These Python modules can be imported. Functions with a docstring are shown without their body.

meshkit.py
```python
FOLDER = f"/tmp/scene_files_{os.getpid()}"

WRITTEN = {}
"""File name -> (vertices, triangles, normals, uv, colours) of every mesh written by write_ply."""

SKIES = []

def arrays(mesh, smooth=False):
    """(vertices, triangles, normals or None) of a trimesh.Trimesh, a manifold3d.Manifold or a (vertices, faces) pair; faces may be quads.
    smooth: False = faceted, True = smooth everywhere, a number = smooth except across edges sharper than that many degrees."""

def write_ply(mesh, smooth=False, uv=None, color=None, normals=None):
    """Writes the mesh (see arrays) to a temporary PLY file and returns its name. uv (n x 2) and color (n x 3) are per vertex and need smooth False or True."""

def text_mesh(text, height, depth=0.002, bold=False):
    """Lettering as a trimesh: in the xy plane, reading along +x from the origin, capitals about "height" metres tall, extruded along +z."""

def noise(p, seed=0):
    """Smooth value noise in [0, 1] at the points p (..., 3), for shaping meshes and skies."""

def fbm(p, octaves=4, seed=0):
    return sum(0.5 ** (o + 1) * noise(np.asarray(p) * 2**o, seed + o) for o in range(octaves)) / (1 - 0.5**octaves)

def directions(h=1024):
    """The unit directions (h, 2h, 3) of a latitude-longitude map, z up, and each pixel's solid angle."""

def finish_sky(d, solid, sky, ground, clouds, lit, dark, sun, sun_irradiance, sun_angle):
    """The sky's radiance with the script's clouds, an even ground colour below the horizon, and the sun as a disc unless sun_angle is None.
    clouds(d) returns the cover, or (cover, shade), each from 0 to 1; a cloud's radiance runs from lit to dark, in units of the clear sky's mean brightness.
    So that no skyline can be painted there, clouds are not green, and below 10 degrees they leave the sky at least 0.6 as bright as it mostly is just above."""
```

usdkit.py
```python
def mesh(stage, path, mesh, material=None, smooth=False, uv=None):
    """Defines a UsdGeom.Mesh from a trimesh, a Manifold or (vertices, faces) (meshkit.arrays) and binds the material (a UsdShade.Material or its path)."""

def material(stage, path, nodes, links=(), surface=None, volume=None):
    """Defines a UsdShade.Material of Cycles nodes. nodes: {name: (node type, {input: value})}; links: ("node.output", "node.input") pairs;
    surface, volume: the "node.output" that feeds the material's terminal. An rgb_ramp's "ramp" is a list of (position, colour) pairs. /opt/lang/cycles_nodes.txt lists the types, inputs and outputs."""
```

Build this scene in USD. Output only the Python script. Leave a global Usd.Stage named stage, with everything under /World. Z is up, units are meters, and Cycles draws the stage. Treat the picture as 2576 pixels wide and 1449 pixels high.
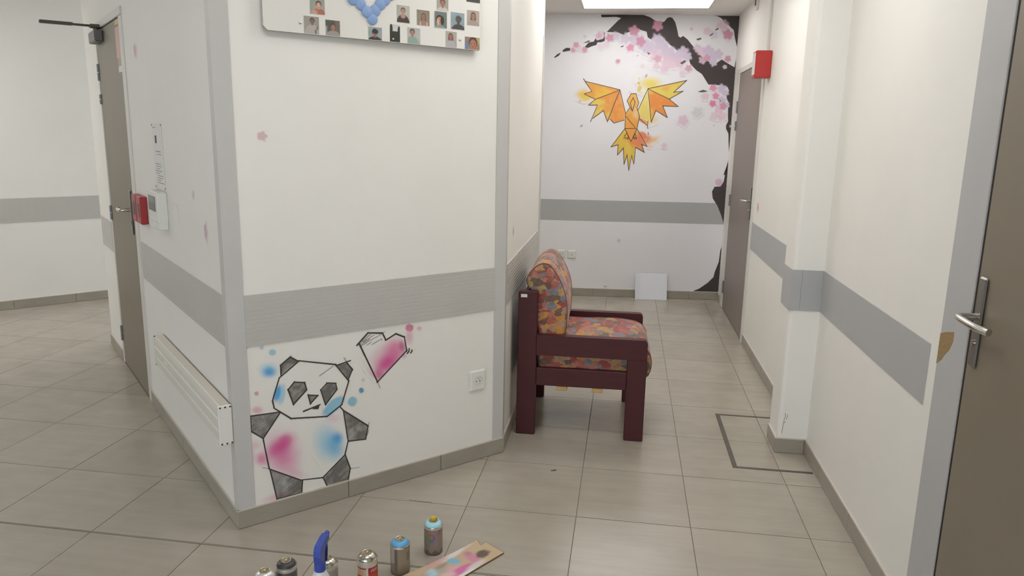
import math, random, numpy as np, trimesh, usdkit, meshkit, manifold3d
from pxr import Usd, UsdGeom, UsdLux, UsdShade, Gf, Sdf, Vt
from shapely.geometry import Polygon, LineString, Point, box as sbox
from shapely.ops import unary_union
stage = Usd.Stage.CreateInMemory()
UsdGeom.SetStageUpAxis(stage, 'Z'); UsdGeom.SetStageMetersPerUnit(stage, 1.0)
UsdGeom.Xform.Define(stage, '/World'); UsdGeom.Scope.Define(stage, '/World/Looks')
rng = random.Random(7)

# ---------------------------------------------------------------- camera, light, exposure
FPX, PITCH, ROLL, YAW, EYE = 1879.7, math.radians(11.773), math.radians(-1.132), math.radians(8.1), (0, 0, 1.5)
cam = UsdGeom.Camera.Define(stage, '/World/camera')
cam.CreateHorizontalApertureAttr(36.0); cam.CreateVerticalApertureAttr(36.0 * 1449 / 2576)
cam.CreateFocalLengthAttr(36.0 * FPX / 2576); cam.CreateClippingRangeAttr(Gf.Vec2f(.05, 100))
cam.CreateExposureAttr(EXPO := 0.07)
fw = np.array([-math.sin(YAW) * math.cos(PITCH), math.cos(YAW) * math.cos(PITCH), -math.sin(PITCH)])
rt = np.array([math.cos(YAW), math.sin(YAW), 0]); dn = np.cross(fw, rt)
cr, sr = math.cos(ROLL), math.sin(ROLL)
cx, cy = cr * rt + sr * dn, -sr * rt + cr * dn
UsdGeom.Xformable(cam).AddTransformOp().Set(Gf.Matrix4d(*cx, 0, *(-cy), 0, *(-fw), 0, *EYE, 1))
CEIL = 2.53
# ceiling light panels: (x, y, turn, half length, half width, strength)
LAMPS = [(.13, 6.28, 0, .51, .30, 5.7), (.10, 4.55, 0, .51, .30, 7.2), (.10, 2.85, 0, .51, .30, 5.6), (-.62, 1.45, 45, .51, .30, 6.3),
         (-5.15, 3.85, 45, .51, .30, 16), (-3.1, .2, 45, .51, .30, 1.2), (-1.3, 5.75, 0, .51, .30, 4)]
LAMPCOL = (1.0, .985, .965)
dome = UsdLux.DomeLight.Define(stage, '/World/sky')
dome.CreateIntensityAttr(1.15); dome.CreateColorAttr(Gf.Vec3f(.86, .93, 1))

# ---------------------------------------------------------------- helpers
def lin(c):
    c = np.asarray(c, float) / 255.0
    return np.where(c <= .04045, c / 12.92, ((c + .055) / 1.055) ** 2.4)
def L3(*c): return tuple(float(v) for v in lin(c))
LOOK = {}
def simple(name, rgb, rough=.5, metal=0, noise=0, nscale=8, bump=0, bscale=60, coord='object', stretch=(1, 1, 1), **kw):
    c = lin(rgb)
    n = {'p': ('principled_bsdf', {'base_color': tuple(c), 'roughness': rough, 'metallic': metal, **kw})}; l = []
    if noise or bump:
        n['t'] = ('texture_coordinate', {}) if coord == 'object' else ('geometry', {})
        src = 't.object' if coord == 'object' else 't.position'
        n['m'] = ('mapping', {'scale': stretch}); l.append((src, 'm.vector'))
    if noise:
        n['n'] = ('noise_texture', {'scale': nscale, 'detail': 4.0, 'roughness': .6}); l.append(('m.vector', 'n.vector'))
        n['r'] = ('rgb_ramp', {'ramp': [(.3, tuple(c * (1 - noise))), (.7, tuple(np.minimum(c * (1 + noise), 1)))]})
        l += [('n.fac', 'r.fac'), ('r.color', 'p.base_color')]
    if bump:
        n['bn'] = ('noise_texture', {'scale': bscale, 'detail': 3.0}); n['b'] = ('bump', {'strength': bump, 'distance': .002})
        l += [('m.vector', 'bn.vector'), ('bn.fac', 'b.height'), ('b.normal', 'p.normal')]
    LOOK[name] = usdkit.material(stage, '/World/Looks/' + name, n, l, surface='p.BSDF'); return LOOK[name]

def mm(*ms):
    vs, fs, k = [], [], 0
    for m in ms:
        v, f, _ = meshkit.arrays(m); vs.append(v); fs.append(f + k); k += len(v)
    return trimesh.Trimesh(np.vstack(vs), np.vstack(fs), process=False)
def box(x0, x1, y0, y1, z0, z1, b=0):
    x0, x1 = min(x0, x1), max(x0, x1); y0, y1 = min(y0, y1), max(y0, y1); z0, z1 = min(z0, z1), max(z0, z1)
    if b <= 0:
        m = trimesh.creation.box((x1 - x0, y1 - y0, z1 - z0)); m.apply_translation(((x0 + x1) / 2, (y0 + y1) / 2, (z0 + z1) / 2)); return m
    b = min(b, (x1 - x0) / 2.01, (y1 - y0) / 2.01, (z1 - z0) / 2.01)
    p = []
    for sx in (0, 1):
        for sy in (0, 1):
            for sz in (0, 1):
                c = np.array([(x0, x1)[sx], (y0, y1)[sy], (z0, z1)[sz]]); d = np.array([1 - 2 * sx, 1 - 2 * sy, 1 - 2 * sz]) * b
                for k in ((0, 1, 1), (1, 0, 1), (1, 1, 0)): p.append(c + d * np.array(k))
    m = manifold3d.Manifold.hull_points(np.array(p)); v, f, _ = meshkit.arrays(m)
    return trimesh.Trimesh(v, f, process=False)
def prism(pts, z0, z1):
    pl = pts if hasattr(pts, 'exterior') else Polygon(pts)
    m = trimesh.creation.extrude_polygon(pl, z1 - z0, engine='earcut'); m.apply_translation((0, 0, z0)); return m
def prism_xz(pts, y0, y1):     # an outline in x, z given depth along y
    m = prism(pts, 0, y1 - y0); v = m.vertices.copy()
    return fixn(trimesh.Trimesh(np.c_[v[:, 0], y1 - v[:, 2], v[:, 1]], m.faces, process=False))
def fixn(m):
    if m.is_volume is False or m.volume < 0:
        try:
            if m.volume < 0: m.invert()
        except Exception: pass
    return m
def lathe(prof, n=36):
    a = np.linspace(0, 2 * np.pi, n, endpoint=False); k = len(prof); v = []
    for r, z in prof: v += [(r * math.cos(t), r * math.sin(t), z) for t in a]
    f = []
    for i in range(k - 1):
        for j in range(n):
            p, q = i * n + j, i * n + (j + 1) % n
            f += [(p, q, q + n), (p, q + n, p + n)]
    return trimesh.Trimesh(np.array(v), np.array(f), process=False)
def tube(pts, r, n=12):
    pts = np.array(pts, float); k = len(pts); rr = np.broadcast_to(np.asarray(r, float), (k,))
    T = np.gradient(pts, axis=0); T /= np.linalg.norm(T, axis=1, keepdims=True)
    u = np.cross(T[0], (0, 0, 1.0)); u = u if np.linalg.norm(u) > .1 else np.cross(T[0], (1.0, 0, 0)); u /= np.linalg.norm(u)
    v = []
    for i in range(k):
        u = u - T[i] * (u @ T[i]); u /= np.linalg.norm(u); w = np.cross(T[i], u)
        for a in np.linspace(0, 2 * np.pi, n, endpoint=False): v.append(pts[i] + rr[i] * (u * math.cos(a) + w * math.sin(a)))
    f = []
    for i in range(k - 1):
        for j in range(n):
            p, q = i * n + j, i * n + (j + 1) % n; f += [(p, q, q + n), (p, q + n, p + n)]
    v += [pts[0], pts[-1]]; a, b = len(v) - 2, len(v) - 1
    for j in range(n): f += [(a, (j + 1) % n, j), (b, (k - 1) * n + j, (k - 1) * n + (j + 1) % n)]
    return trimesh.Trimesh(np.array(v), np.array(f), process=False)
def spline(pts, n=24):
    from scipy.interpolate import CubicSpline
    p = np.array(pts, float); t = np.r_[0, np.cumsum(np.linalg.norm(np.diff(p, axis=0), axis=1))]
    return CubicSpline(t, p)(np.linspace(0, t[-1], n))
def moved(m, d=(0, 0, 0), rz=0, rx=0, ry=0):
    m = m.copy()
    for a, ax in ((rx, (1, 0, 0)), (ry, (0, 1, 0)), (rz, (0, 0, 1))):
        if a: m.apply_transform(trimesh.transformations.rotation_matrix(a, ax))
    m.apply_translation(d); return m

USED = {}
def numbered(parent, name):
    k = parent + '/' + name; USED[k] = USED.get(k, 0) + 1
    return k if USED[k] == 1 else '%s_%03d' % (k, USED[k] - 1)
def tag(p, label=None, cat=None, group=None, kind=None):
    for k, v in (('label', label), ('category', cat), ('group', group), ('kind', kind)):
        if v: p.SetCustomDataByKey(k, v)
    return p
def thing(name, label=None, cat=None, loc=(0, 0, 0), rz=0, group=None, kind=None):
    x = UsdGeom.Xform.Define(stage, numbered('/World', name)); x.AddTranslateOp().Set(Gf.Vec3d(*map(float, loc)))
    if rz: x.AddRotateZOp().Set(float(rz))
    return tag(x.GetPrim(), label, cat, group, kind)
def obj(name, mesh, look, parent=None, smooth=False, label=None, cat=None, group=None, kind=None):
    path = numbered(str(parent.GetPath()) if parent else '/World', name)
    m = usdkit.mesh(stage, path, mesh, LOOK[look] if isinstance(look, str) else look, smooth=smooth)
    return tag(m.GetPrim(), label, cat, group, kind)
def struct(name, mesh, look, smooth=False): return obj(name, mesh, look, smooth=smooth, kind='structure')
def painted(name, v, f, rgb, cover, look, parent=None, **kw):
    path = numbered(str(parent.GetPath()) if parent else '/World', name)
    m = usdkit.mesh(stage, path, trimesh.Trimesh(v, f, process=False), LOOK[look], smooth=kw.pop('smooth', False))
    api = UsdGeom.PrimvarsAPI(m)
    api.CreatePrimvar('paint', Sdf.ValueTypeNames.Color3fArray, 'vertex').Set(Vt.Vec3fArray.FromNumpy(np.asarray(rgb, np.float32)))
    if cover is not None: api.CreatePrimvar('cover', Sdf.ValueTypeNames.FloatArray, 'vertex').Set(Vt.FloatArray.FromNumpy(np.asarray(cover, np.float32)))
    return tag(m.GetPrim(), kw.get('label'), kw.get('cat'), kw.get('group'), kw.get('kind'))

class Wall:      # a vertical plane seen from the front: x to the right, y into the wall, z up
    def __init__(s, o, deg): s.o = np.array(o, float); s.deg = deg; a = math.radians(deg); s.x = np.array([math.cos(a), math.sin(a)]); s.n = np.array([s.x[1], -s.x[0]])
    def at(s, x, out=0, z=0): p = s.o + s.x * x + s.n * out; return (float(p[0]), float(p[1]), float(z))
    def put(s, m): m = m.copy(); m.apply_transform(trimesh.transformations.rotation_matrix(math.radians(s.deg), (0, 0, 1))); m.apply_translation((*s.o, 0)); return m
    def xy(s, x, out=0): p = s.o + s.x * x + s.n * out; return (float(p[0]), float(p[1]))
C1, C2 = (-1.3763, 2.4322), (-.5058, 3.3120); CL = 1.2377
WC = Wall(C1, 45.25)                     # centre wall with the panda, x from 0 to CL
WL = Wall(C1, -45.84)                    # left wall with the heater, x from 0 to -3
WP = Wall(C2, 90.0)                      # passage wall behind the armchair
WF = Wall((.975, 7.05), 5.09)            # far wall, x from -2.9 to 0
WR = Wall((.945, 0), -90.0)              # right wall, x = -y
WH = Wall((-4.951, 5.253), math.degrees(math.atan2(.754, .657)))   # hall wall at the far left
# ---------------------------------------------------------------- materials
def wallmat(name, rgb):
    return simple(name, rgb, .55, noise=.015, nscale=3, bump=.12, bscale=220, coord='world')
wallmat('wall_paint', (234, 231, 224)); wallmat('far_paint', (233, 231, 234)); wallmat('ceiling_paint', (238, 235, 230))
simple('grey_pvc', (190, 187, 181), .38, noise=.02, nscale=5, coord='world')
simple('grey_flat', (176, 176, 175), .5, noise=.02, nscale=5, coord='world')
simple('guard_grey', (196, 194, 190), .42, noise=.02, nscale=4, coord='world')
simple('frame_grey', (182, 181, 181), .45, noise=.03, nscale=4, coord='world')
simple('frame_white', (214, 211, 204), .4)
simple('door_taupe', (130, 120, 104), .45, noise=.03, nscale=6, bump=.1, bscale=150)
simple('door_mauve', (132, 121, 113), .45, noise=.03, nscale=6, bump=.1, bscale=150)
simple('dark_gap', (45, 38, 30), .8)
simple('sealant', (205, 196, 186), .6)
simple('window_frame', (200, 200, 198), .4)
LOOK['window_glass'] = usdkit.material(stage, '/World/Looks/window_glass', {'t': ('transparent_bsdf', {}), 'g': ('glossy_bsdf', {'roughness': .02}), 'f': ('fresnel', {'IOR': 1.45}), 'm': ('mix_closure', {})}, [('f.fac', 'm.fac'), ('t.BSDF', 'm.closure1'), ('g.BSDF', 'm.closure2')], surface='m.closure')
simple('grout', (130, 122, 109), .85, noise=.06, nscale=20, coord='world')
simple('joint_metal', (138, 131, 117), .5, noise=.05, nscale=30, coord='world')
simple('hatch_metal', (96, 91, 82), .5, metal=.3, noise=.15, nscale=25, coord='world')
simple('chrome', (205, 203, 198), .18, metal=1)
simple('satin_steel', (150, 148, 145), .35, metal=.9)
simple('hinge_metal', (132, 134, 136), .45, metal=.5)
simple('closer_grey', (112, 110, 106), .45, metal=.3)
simple('closer_arm', (96, 86, 80), .5, metal=.3)
simple('white_plastic', (226, 224, 218), .3); simple('heater_white', (222, 218, 208), .35); simple('heater_top', (222, 214, 203), .4)
simple('red_plastic', (164, 50, 54), .35); simple('sounder_red', (176, 44, 40), .3); simple('dark_window', (62, 22, 26), .25); simple('screen', (78, 84, 84), .2); simple('screen_light', (120, 126, 124), .25)
simple('slot_dark', (60, 58, 56), .7); simple('paper', (226, 224, 218), .6); simple('ink', (150, 147, 144), .7); simple('ink_dark', (80, 78, 76), .7)
simple('sign_coral', (208, 168, 154), .5); simple('sign_grey', (165, 160, 148), .5); simple('sign_yellow', (196, 178, 120), .5)
simple('board_white', (226, 223, 216), .35); simple('board_edge', (172, 166, 158), .5)
simple('disc_blue', (134, 162, 206), .5)
simple('gloss_white', (226, 229, 236), .08)
simple('chair_wood', (76, 38, 41), .5, specular_ior_level=.25, noise=.08, nscale=9, stretch=(1, 1, 6), bump=.08, bscale=60)
simple('chair_dark', (58, 34, 32), .5); simple('slat_wood', (196, 160, 104), .5, noise=.08, nscale=14)
simple('piping', (104, 74, 60), .7)
simple('bare_wood', (150, 124, 84), .7, noise=.25, nscale=60, coord='world', stretch=(1, 1, 8))
simple('crack', (92, 86, 78), .9)
simple('charcoal', (66, 61, 57), .85); simple('sketch', (120, 113, 106), .85); simple('bird_line', (98, 82, 66), .85)
simple('tree_paint', (66, 58, 57), .6, noise=.08, nscale=5, coord='world')
simple('twig_paint', (104, 96, 98), .7)
simple('silver', (200, 196, 184), .22, metal=1); simple('silver_white', (212, 213, 210), .3, metal=.45); simple('cup_metal', (196, 186, 160), .28, metal=.9)
simple('dome_blue', (98, 172, 220), .35); simple('dome_pale', (165, 218, 228), .35); simple('dome_black', (62, 61, 60), .4); simple('nozzle_yellow', (205, 178, 48), .4); simple('dome_shadow', (70, 92, 104), .5)
simple('trigger_blue', (58, 80, 168), .35); simple('trigger_dark', (34, 46, 112), .4); simple('bottle_white', (214, 218, 220), .3)
simple('card_edge', (120, 96, 64), .9)
simple('debris', (84, 78, 62), .8)
# floor tile: taupe porcelain with faint streaks, each tile its own tone
def tile(name, k):
    c = lin((173, 165, 151)) * k
    LOOK[name] = usdkit.material(stage, '/World/Looks/' + name, {
        'g': ('geometry', {}), 'oi': ('object_info', {}), 'm': ('mapping', {'scale': (2.2, 16, 6)}),
        'n': ('noise_texture', {'scale': 1.3, 'detail': 6.0, 'roughness': .62}), 'n2': ('noise_texture', {'scale': 2.1, 'detail': 3.0}),
        'r': ('rgb_ramp', {'ramp': [(.28, tuple(c * .92)), (.52, tuple(c)), (.75, tuple(c * 1.06))]}),
        'r2': ('rgb_ramp', {'ramp': [(.35, tuple(np.ones(3) * .93)), (.65, tuple(np.ones(3) * 1.0))]}),
        'mx': ('mix', {'mix_type': 'multiply', 'fac': 1.0}), 'p': ('principled_bsdf', {'roughness': .34, 'specular_ior_level': .65}),
        'bn': ('noise_texture', {'scale': 90.0, 'detail': 2.0}), 'b': ('bump', {'strength': .06, 'distance': .001}), 'rr': ('rgb_ramp', {'ramp': [(.3, (.20,) * 3), (.7, (.32,) * 3)]})},
        [('g.position', 'm.vector'), ('m.vector', 'n.vector'), ('g.position', 'n2.vector'), ('n.fac', 'r.fac'), ('n2.fac', 'r2.fac'), ('r.color', 'mx.color1'), ('r2.color', 'mx.color2'), ('mx.color', 'p.base_color'),
         ('g.position', 'bn.vector'), ('bn.fac', 'b.height'), ('b.normal', 'p.normal'), ('n2.fac', 'rr.fac'), ('rr.color', 'p.roughness')], surface='p.BSDF')
for i, k in enumerate((.97, 1.0, 1.03)): tile('floor_tile_%d' % i, k)
simple('skirting', (158, 151, 138), .4, noise=.07, nscale=6, coord='world', stretch=(1, 1, 3))
# a film of paint on a wall: colour and cover painted per point
def film_look(name, rgb):
    c = lin(rgb)
    LOOK[name] = usdkit.material(stage, '/World/Looks/' + name, {
        'a': ('attribute', {'attribute': 'paint'}), 'c': ('attribute', {'attribute': 'cover'}), 'g': ('geometry', {}), 'n': ('noise_texture', {'scale': 3.0, 'detail': 4.0, 'roughness': .6}),
        'r': ('rgb_ramp', {'ramp': [(.3, tuple(c * .985)), (.7, tuple(np.minimum(c * 1.015, 1)))]}), 'm': ('mix', {'mix_type': 'mix'}), 'p': ('principled_bsdf', {'roughness': .55}),
        'bn': ('noise_texture', {'scale': 220.0, 'detail': 3.0}), 'b': ('bump', {'strength': .12, 'distance': .002})},
        [('g.position', 'n.vector'), ('n.fac', 'r.fac'), ('r.color', 'm.color1'), ('a.color', 'm.color2'), ('c.fac', 'm.fac'), ('m.color', 'p.base_color'), ('g.position', 'bn.vector'), ('bn.fac', 'b.height'), ('b.normal', 'p.normal')], surface='p.BSDF')
film_look('wall_film', (234, 231, 224)); film_look('far_film', (233, 231, 234))
LOOK['print'] = usdkit.material(stage, '/World/Looks/print', {'a': ('attribute', {'attribute': 'paint'}), 'p': ('principled_bsdf', {'roughness': .4})}, [('a.color', 'p.base_color')], surface='p.BSDF')
LOOK['can_print'] = usdkit.material(stage, '/World/Looks/can_print', {'a': ('attribute', {'attribute': 'paint'}), 'p': ('principled_bsdf', {'roughness': .3, 'metallic': .35})}, [('a.color', 'p.base_color')], surface='p.BSDF')
LOOK['card_print'] = usdkit.material(stage, '/World/Looks/card_print', {'a': ('attribute', {'attribute': 'paint'}), 'p': ('principled_bsdf', {'roughness': .75})}, [('a.color', 'p.base_color')], surface='p.BSDF')
# patchwork upholstery
FAB = [(156, 78, 70), (170, 98, 86), (124, 122, 132), (172, 138, 112), (110, 94, 78), (178, 108, 94), (130, 126, 134), (174, 144, 100), (152, 80, 72), (196, 140, 72), (116, 86, 74), (176, 124, 108), (160, 88, 78)]
LOOK['fabric'] = usdkit.material(stage, '/World/Looks/fabric', {
    't': ('texture_coordinate', {}), 'd': ('noise_texture', {'scale': 26.0, 'detail': 4.0}), 'sc': ('vector_math', {'math_type': 'scale', 'scale': .035}), 'ad': ('vector_math', {'math_type': 'add'}),
    'm': ('mapping', {'scale': (24, 16, 34), 'rotation': (.5, .3, .4)}), 'v': ('voronoi_texture', {'metric': 'chebychev', 'scale': 1.0, 'randomness': .9}), 's': ('separate_color', {}),
    'r': ('rgb_ramp', {'ramp': [((i) / len(FAB), tuple(lin(c))) for i, c in enumerate(FAB)], 'interpolate': False}),
    'n': ('noise_texture', {'scale': 55.0, 'detail': 4.0, 'roughness': .7}), 'r2': ('rgb_ramp', {'ramp': [(.3, (.72, .70, .68)), (.7, (1.15, 1.12, 1.08))]}), 'mx': ('mix', {'mix_type': 'multiply', 'fac': 1.0}),
    'w': ('noise_texture', {'scale': 400.0}), 'b': ('bump', {'strength': .25, 'distance': .001}), 'p': ('principled_bsdf', {'roughness': .85, 'sheen_weight': .2})},
    [('t.object', 'd.vector'), ('d.color', 'sc.vector1'), ('t.object', 'ad.vector1'), ('sc.vector', 'ad.vector2'), ('ad.vector', 'm.vector'), ('m.vector', 'v.vector'), ('v.color', 's.color'), ('s.r', 'r.fac'),
     ('t.object', 'n.vector'), ('n.fac', 'r2.fac'), ('r.color', 'mx.color1'), ('r2.color', 'mx.color2'), ('mx.color', 'p.base_color'), ('t.object', 'w.vector'), ('w.fac', 'b.height'), ('b.normal', 'p.normal')], surface='p.BSDF')
# ---------------------------------------------------------------- painted shapes, in metres along and up their wall
PANDA_FILL=[[(.2236,.6441),(.2578,.6212),(.186,.5783),(.185,.6182)],[(.4103,.5771),(.4548,.5813),(.4772,.5503),(.4574,.5071)],[(.2347,.5405),(.2758,.5312),(.2832,.5006),(.2282,.4518),(.2097,.5151)],[(.3676,.5122),(.4035,.5038),(.4088,.4773),(.3586,.4229),(.34,.4879)],[(.2882,.4776),(.3268,.4674),(.2964,.4404)],[(.0614,.4398),(.1739,.4323),(.1048,.3409),(.0609,.3801)],[(.4337,.3819),(.5411,.2911),(.5284,.2355),(.4518,.2446)],[(.1246,.2084),(.2513,.1283),(.2463,.0759),(.1466,.0763)],[(.3377,.115),(.436,.189),(.4564,.1236),(.4455,.0739),(.3546,.0727)]]
PANDA_MOUTH=[(.2683,.4145),(.3343,.428),(.3283,.4104),(.302,.4161),(.308,.4202),(.2712,.4132)]
PANDA_LINES=[[(.2579,.6226),(.4044,.582),(.4603,.502),(.4267,.4085),(.363,.3722),(.2159,.3959),(.1526,.4519),(.1472,.4832),(.1772,.5686),(.2579,.6226)],[(.1846,.5786),(.185,.6182),(.2236,.6441),(.2544,.6198)],[(.4073,.5768),(.4688,.5869)],[(.4532,.5815),(.4772,.5488),(.4574,.5077)],[(.2347,.5405),(.2758,.5312),(.2832,.5006),(.2282,.4518),(.2097,.5151),(.2347,.5405)],[(.3676,.5122),(.4035,.5038),(.4088,.4773),(.3586,.4229),(.34,.4879),(.3676,.5122)],[(.2882,.4776),(.3268,.4674),(.2964,.4404),(.2882,.4776)],[(.1739,.4323),(.0614,.4398),(.0609,.3801),(.1048,.3403),(.1752,.4305)],[(.4188,.4019),(.4337,.3819),(.5411,.2911),(.5284,.2355),(.4518,.2446)],[(.1048,.3409),(.106,.3261),(.122,.2106),(.244,.1303),(.3362,.1155),(.4345,.1894),(.4502,.245),(.4337,.3819)],[(.1246,.2084),(.1466,.0763),(.2463,.0759),(.2513,.1274)],[(.3377,.115),(.3546,.0727),(.4455,.0739),(.4564,.1236),(.436,.189)]]
PANDA_THIN=[[(.3968,.578),(.3376,.5474)],[(.4564,.1213),(.4965,.1176)],[(.4416,.6044),(.4548,.5813)],[(.1806,.6133),(.1878,.6205)],[(.5411,.2911),(.5463,.3072)],[(.5284,.2355),(.5439,.2699)],[(.228,.6505),(.2221,.643)],[(.0977,.223),(.1247,.2098)],[(.0666,.413),(.1048,.423)],[(.0705,.4059),(.1114,.4152)],[(.0745,.3987),(.1181,.4074)],[(.0784,.3915),(.1249,.3995)],[(.0823,.3843),(.1316,.3916)],[(.0863,.377),(.1384,.3837)]]
PANDA_SPRAY=[(.138,.6055,.0516,-.0093,-.0019,-.0405,(146,202,226),.8,.95),(.1403,.598,.0352,-.0064,-.0014,-.0293,(84,164,220),.95,.95),(.1169,.6981,.0079,-.0013,-.0004,-.0082,(165,200,210),.9,.25),(.156,.6728,.0146,-.0024,-.0006,-.0133,(150,198,215),.9,.25),(.0888,.5235,.0095,-.0019,-.0004,-.0089,(215,150,165),.9,.3),(.0889,.4571,.0294,-.0063,-.0011,-.0225,(222,165,185),.8,.8),(.1825,.5018,.0204,-.0071,-.0094,-.0508,(146,202,226),.8,.6),(.1676,.5077,.0163,-.0076,-.0126,-.0419,(84,164,220),.95,.6),(.3946,.4122,.0516,.0313,.017,-.0246,(135,190,215),.9,.35),(.3696,.3889,.0316,.0046,.0075,-.0244,(140,192,215),.7,.5),(.5148,.4518,.0121,-.0024,-.0003,-.0123,(85,150,190),.95,.25),(.4736,.4125,.0211,-.012,-.0094,-.0217,(140,190,212),.95,.3),(.5222,.4949,.0076,-.0014,-.0002,-.0079,(170,200,210),.8,.5),(.1723,.2715,.1061,.0365,.0576,-.1298,(226,182,202),.75,.95),(.1794,.2399,.0857,-.0223,-.0035,-.08,(222,132,170),.8,.95),(.1704,.2926,.073,.0363,.0286,-.0517,(214,88,150),.95,.9),(.1911,.3142,.0326,.0114,.0143,-.0318,(214,88,150),.6,.8),(.0954,.2588,.0354,-.0092,-.0018,-.0376,(222,132,170),.85,.85),(.0753,.3192,.0268,-.0066,-.0013,-.0257,(225,180,195),.5,.9),(.0623,.2761,.016,-.0041,-.0041,-.0806,(225,185,195),.5,.9),(.2138,.1737,.0699,-.0464,-.012,-.028,(220,170,192),.6,.9),(.3868,.3586,.0459,-.0102,-.0009,-.0273,(222,190,205),.5,.9),(.3563,.2618,.0733,-.0115,.006,-.1156,(146,202,226),.75,.95),(.3893,.2413,.0582,-.0041,.0128,-.0923,(120,186,222),.9,.95),(.404,.2687,.0327,.0108,.0176,-.0366,(84,164,220),.9,.95),(.1518,.0848,.093,.0009,.0065,-.0312,(225,170,190),.6,.9)]
HEART_IN=[(.6401,.5604,.0989,.0599,.0668,-.0875,(220,160,186),.85,.95),(.6724,.6049,.0723,.0127,.0219,-.0615,(222,132,170),.9,.9),(.6351,.5499,.08,.0401,.0308,-.0461,(214,88,150),.95,.9),(.7044,.6088,.022,.0001,.0073,-.0417,(190,85,135),.7,.9),(.5957,.5026,.034,.0054,.0133,-.0388,(205,100,145),.8,.85)]
HEART_OUT=[(.7401,.6842,.022,-.0032,-.0002,-.0193,(212,125,155),.95,.3),(.7891,.6749,.0124,.0046,.0063,-.0109,(222,185,192),.9,.4),(.7397,.6467,.0276,-.0042,-.0005,-.0526,(222,160,185),.7,.85),(.5651,.5172,.0232,.0074,.0203,-.0417,(222,170,190),.6,.9),(.7139,.5661,.02,-.0033,-.0002,-.0183,(222,150,180),.6,.9),(.5377,.5513,.0166,.0055,.0275,-.0565,(222,200,205),.4,.9)]
HEART_POLY=[(.5078,.6544),(.5489,.6909),(.6145,.6801),(.6295,.6477),(.6757,.6681),(.716,.648),(.7266,.587),(.588,.4745)]
HEART_LINES=[[(.4996,.6459),(.5489,.6909),(.6145,.6801),(.6295,.6477),(.6757,.6681),(.716,.648),(.7266,.587),(.588,.4745),(.5089,.6532)],[(.7392,.5941),(.7365,.5819),(.7284,.5734)],[(.7522,.5863),(.7511,.5784),(.744,.5731)]]
HEART_SHADE=[(.5078,.6544),(.5489,.6909),(.5616,.6868),(.5451,.6739),(.5145,.6501)]
HEART_THIN=[[(.5145,.649),(.5449,.6673)],[(.5179,.6452),(.5565,.6634)],[(.5189,.6406),(.5493,.6535)],[(.5239,.6596),(.5615,.6824)],[(.5284,.6545),(.5755,.6781)],[(.542,.6392),(.5655,.6509)],[(.5676,.64),(.6105,.6573)],[(.608,.6488),(.6128,.6525)],[(.5516,.6553),(.6037,.6739)],[(.588,.4745),(.5995,.445)],[(.6133,.6802),(.6277,.6859)]]
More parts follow.
